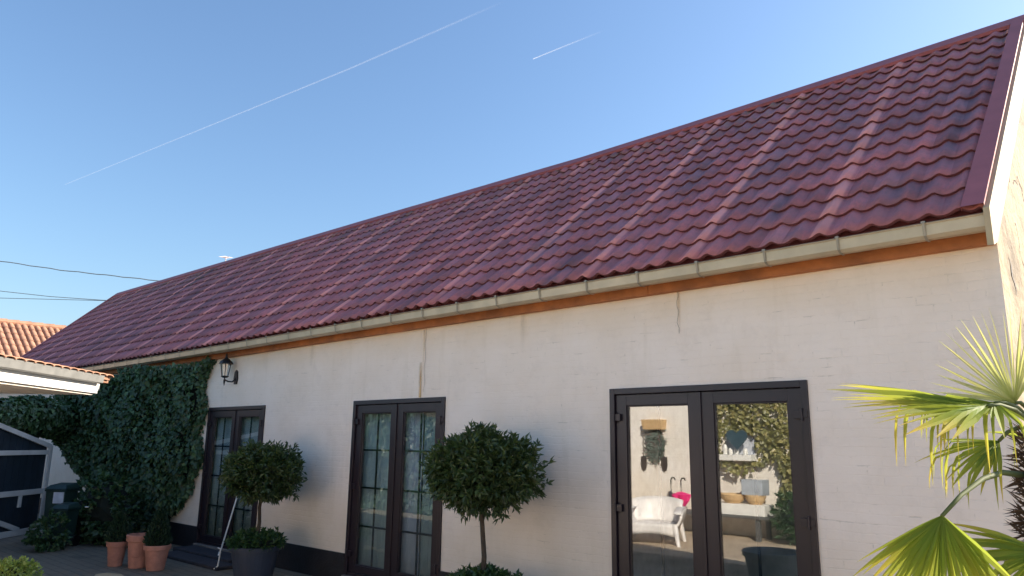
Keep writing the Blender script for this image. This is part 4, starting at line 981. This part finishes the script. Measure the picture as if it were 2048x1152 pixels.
# white shelf box with small ornaments and a dark heart
sb = empty('wall_shelf', (-6.75, YW, 1.5), 'white shelf box in the ivy with a dark heart ornament, seen reflected', 'shelf')
off(sb, MB().box((-7.08, YW+.01, 1.46), (-6.40, YW+.30, 1.58)), 'shelf_board', M['whitepaint'], bevel=.01)
off(sb, MB().box((-7.05, YW+.005, 1.583), (-6.43, YW+.03, 2.02)), 'back_panel', M['label'])
for x_, h in ((-6.98, .20), (-6.86, .13), (-6.74, .16), (-6.55, .12)): off(sb, MB().lathe([(.045, 0), (.05, h*.6), (.03, h)], (x_, YW+.2, 1.583), 10), 'ornament', M['whitepaint'])
hh = MB(); hp = []
for i in range(24):
    t = i/24*2*math.pi; hp.append((.014*16*math.sin(t)**3, .014*(13*math.cos(t)-5*math.cos(2*t)-2*math.cos(3*t)-math.cos(4*t))))
hh.add([(-6.66+a, YW+.31, 1.90+z) for a, z in hp]+[(-6.66+a, YW+.34, 1.90+z) for a, z in hp], [tuple(range(24)), tuple(range(47, 23, -1))]+[(i, (i+1) % 24, 24+(i+1) % 24, 24+i) for i in range(24)])
off(sb, hh, 'heart', M['heart'])
# bench table with baskets and a glass tank
tb = empty('garden_table', (-6.6, -7.9, 0), 'low dark garden table along the wall, seen reflected', 'table')
off(tb, MB().box((-8.4, -8.35, .40), (-5.9, -7.75, .45)), 'tabletop', M['bench'], bevel=.008)
for x_, y_ in ((-8.3, -7.82), (-6.15, -7.82), (-8.3, -8.28), (-6.15, -8.28)): off(tb, MB().box((x_-.04, y_-.04, 0), (x_+.04, y_+.04, .40)), 'leg', M['bench'])
for x_, z_, s_, lab in ((-7.15, .66, .17, 'straw basket at the left of the table, seen reflected'), (-6.74, .66, .24, 'widest straw basket in the middle of the table, seen reflected'), (-6.28, .66, .19, 'straw basket below the glass tank, seen reflected')):
    tag(MB().lathe([(s_*.6, 0), (s_*.9, .07), (s_*1.05, .155), (s_*1.02, .175), (s_*.95, .165), (s_*.6, .10)], (x_, -8.05, z_), 20).build('basket', M['basket']), lab, 'basket', 'straw baskets on the garden table')
tag(box('glass_tank', (-6.50, -8.25, .83), (-6.08, -7.92, 1.12), M['tank'], None, .008), 'pale rectangular tank standing on a basket, seen reflected', 'tank')
gs = empty('round_shrub', (-5.4, -7.9, 0), 'rounded green shrub right of the garden table, seen reflected', 'shrub')
off(gs, blob((-5.35, -7.9, .5), (.36, .34, .34), 5), 'stems', M['core'])
clump_cloud((-5.35, -7.9, .5), (.52, .48, .48), 260, 9, .08, .4, M['box'], 'foliage', gs)
tag(box('crate', (-7.28, -8.27, .452), (-6.02, -7.84, .658), M['whitepaint'], None, .008), 'low white crate on the garden table under the baskets, seen reflected', 'crate')
# plastic armchair
ch = empty('garden_chair', (-7.42, -6.25, 0), 'white moulded plastic armchair in front of the white wall, seen reflected', 'chair')
ch.rotation_euler[2] = R(158); ch.scale = (1.38, 1.3, .93)
def sheet(fn, nu_, nv, name, mat, parent, th=.012):
    vs = [fn(i/nu_, j/nv) for j in range(nv+1) for i in range(nu_+1)]
    mb = MB().add(vs, [(j*(nu_+1)+i, j*(nu_+1)+i+1, (j+1)*(nu_+1)+i+1, (j+1)*(nu_+1)+i) for j in range(nv) for i in range(nu_)]); o = mb.build(name, mat, parent, smooth=True)
    md = o.modifiers.new('thickness', 'SOLIDIFY'); md.thickness = th; return o
sheet(lambda u_, v_: ((u_-.5)*.52, -.27+.5*v_, .40-.03*math.sin(v_*3.1)), 6, 6, 'seat', M['plastic'], ch, .02)
sheet(lambda u_, v_: ((u_-.5)*(.62+.06*v_), .24+.10*v_-.14*abs(2*u_-1)**2.5, .36+.50*v_-.05*abs(2*u_-1)**3*v_), 10, 6, 'backrest', M['plastic'], ch, .02)
for s in (-1, 1):
    sheet(lambda u_, v_: (s*(.27+.09*math.sin(v_*1.57)), -.30+.56*u_, .66-.03*u_*0-.34*(1-v_)-.10*(1-u_)**3*v_), 8, 5, 'armrest', M['plastic'], ch, .03)
    sheet(lambda u_, v_: (s*(.28+.10*u_), -.32+.58*v_, .665-.08*(1-v_)**4), 3, 8, 'arm_top', M['plastic'], ch, .02)
    for y_ in (-.28, .26): MB().tube([(s*.29, y_, .40), (s*.34, y_*1.2, 0)], [.040, .022], 8).build('leg', M['plastic'], ch)
sheet(lambda u_, v_: ((u_-.5)*.56, -.30, .22+.19*v_+.05*abs(2*u_-1)**2*(1-v_)*-1), 6, 3, 'front_apron', M['plastic'], ch, .015)
# umbrellas standing on the table
def brolly(x, y, z, cloth, openr, lab, lean=0):
    u = empty('umbrella', (x, y, z), lab, 'umbrella')
    off(u, MB().tube([(x, y, z), (x-lean, y, z+.50)], .008, 6), 'shaft', M['iron'])
    off(u, MB().tube([(x-lean, y, z+.50), (x-lean, y, z+.58), (x-lean+.03, y, z+.63), (x-lean+.08, y, z+.63), (x-lean+.10, y, z+.58)], .014, 8), 'handle', M['iron'])
    mb = MB(); vs = []; n_ = 16
    for h_, r_ in ((.0, .01), (.18, openr*.8), (.30, openr), (.33, openr*.6), (.36, .015)):
        for k in range(n_): a = 2*math.pi*k/n_; q = r_*(1 if k % 2 else .72); vs.append((x+q*math.cos(a), y+q*math.sin(a), z+h_))
    mb.add(vs, [(j*n_+k, j*n_+(k+1) % n_, (j+1)*n_+(k+1) % n_, (j+1)*n_+k) for j in range(4) for k in range(n_)]); off(u, mb, 'canopy', cloth)
brolly(-7.86, -8.02, .455, M['pinkcloth'], .20, 'bright pink half-folded umbrella behind the chair, seen reflected')
brolly(-8.12, -8.05, .455, M['darkcloth'], .05, 'furled dark umbrella beside the pink one, seen reflected', -.01)
# big planter out on the patio, seen only in the glass
bp = empty('large_planter', (-3.85, -3.0, 0), 'large slate-blue empty planter reflected in the right leaf of widest door', 'planter')
MB().lathe([(.22, 0), (.235, .01), (.32, .46), (.345, .465), (.35, .52), (.335, .53), (.32, .52), (.30, .43)], (0, 0, 0), 36, False).build('pot', simple('grey_blue_planter', (.10, .125, .145), .5), bp)
MB().lathe([(.305, .44), (.30, .45)], (0, 0, 0), 24).build('soil', M['soil'], bp)
wc = MB().lathe([(.10, 0), (.13, .25), (.11, .27)], (-3.3, -3.3, 0), 16); tag(wc.build('bucket', M['turq']), 'small turquoise bucket beside the large planter, seen reflected', 'bucket')
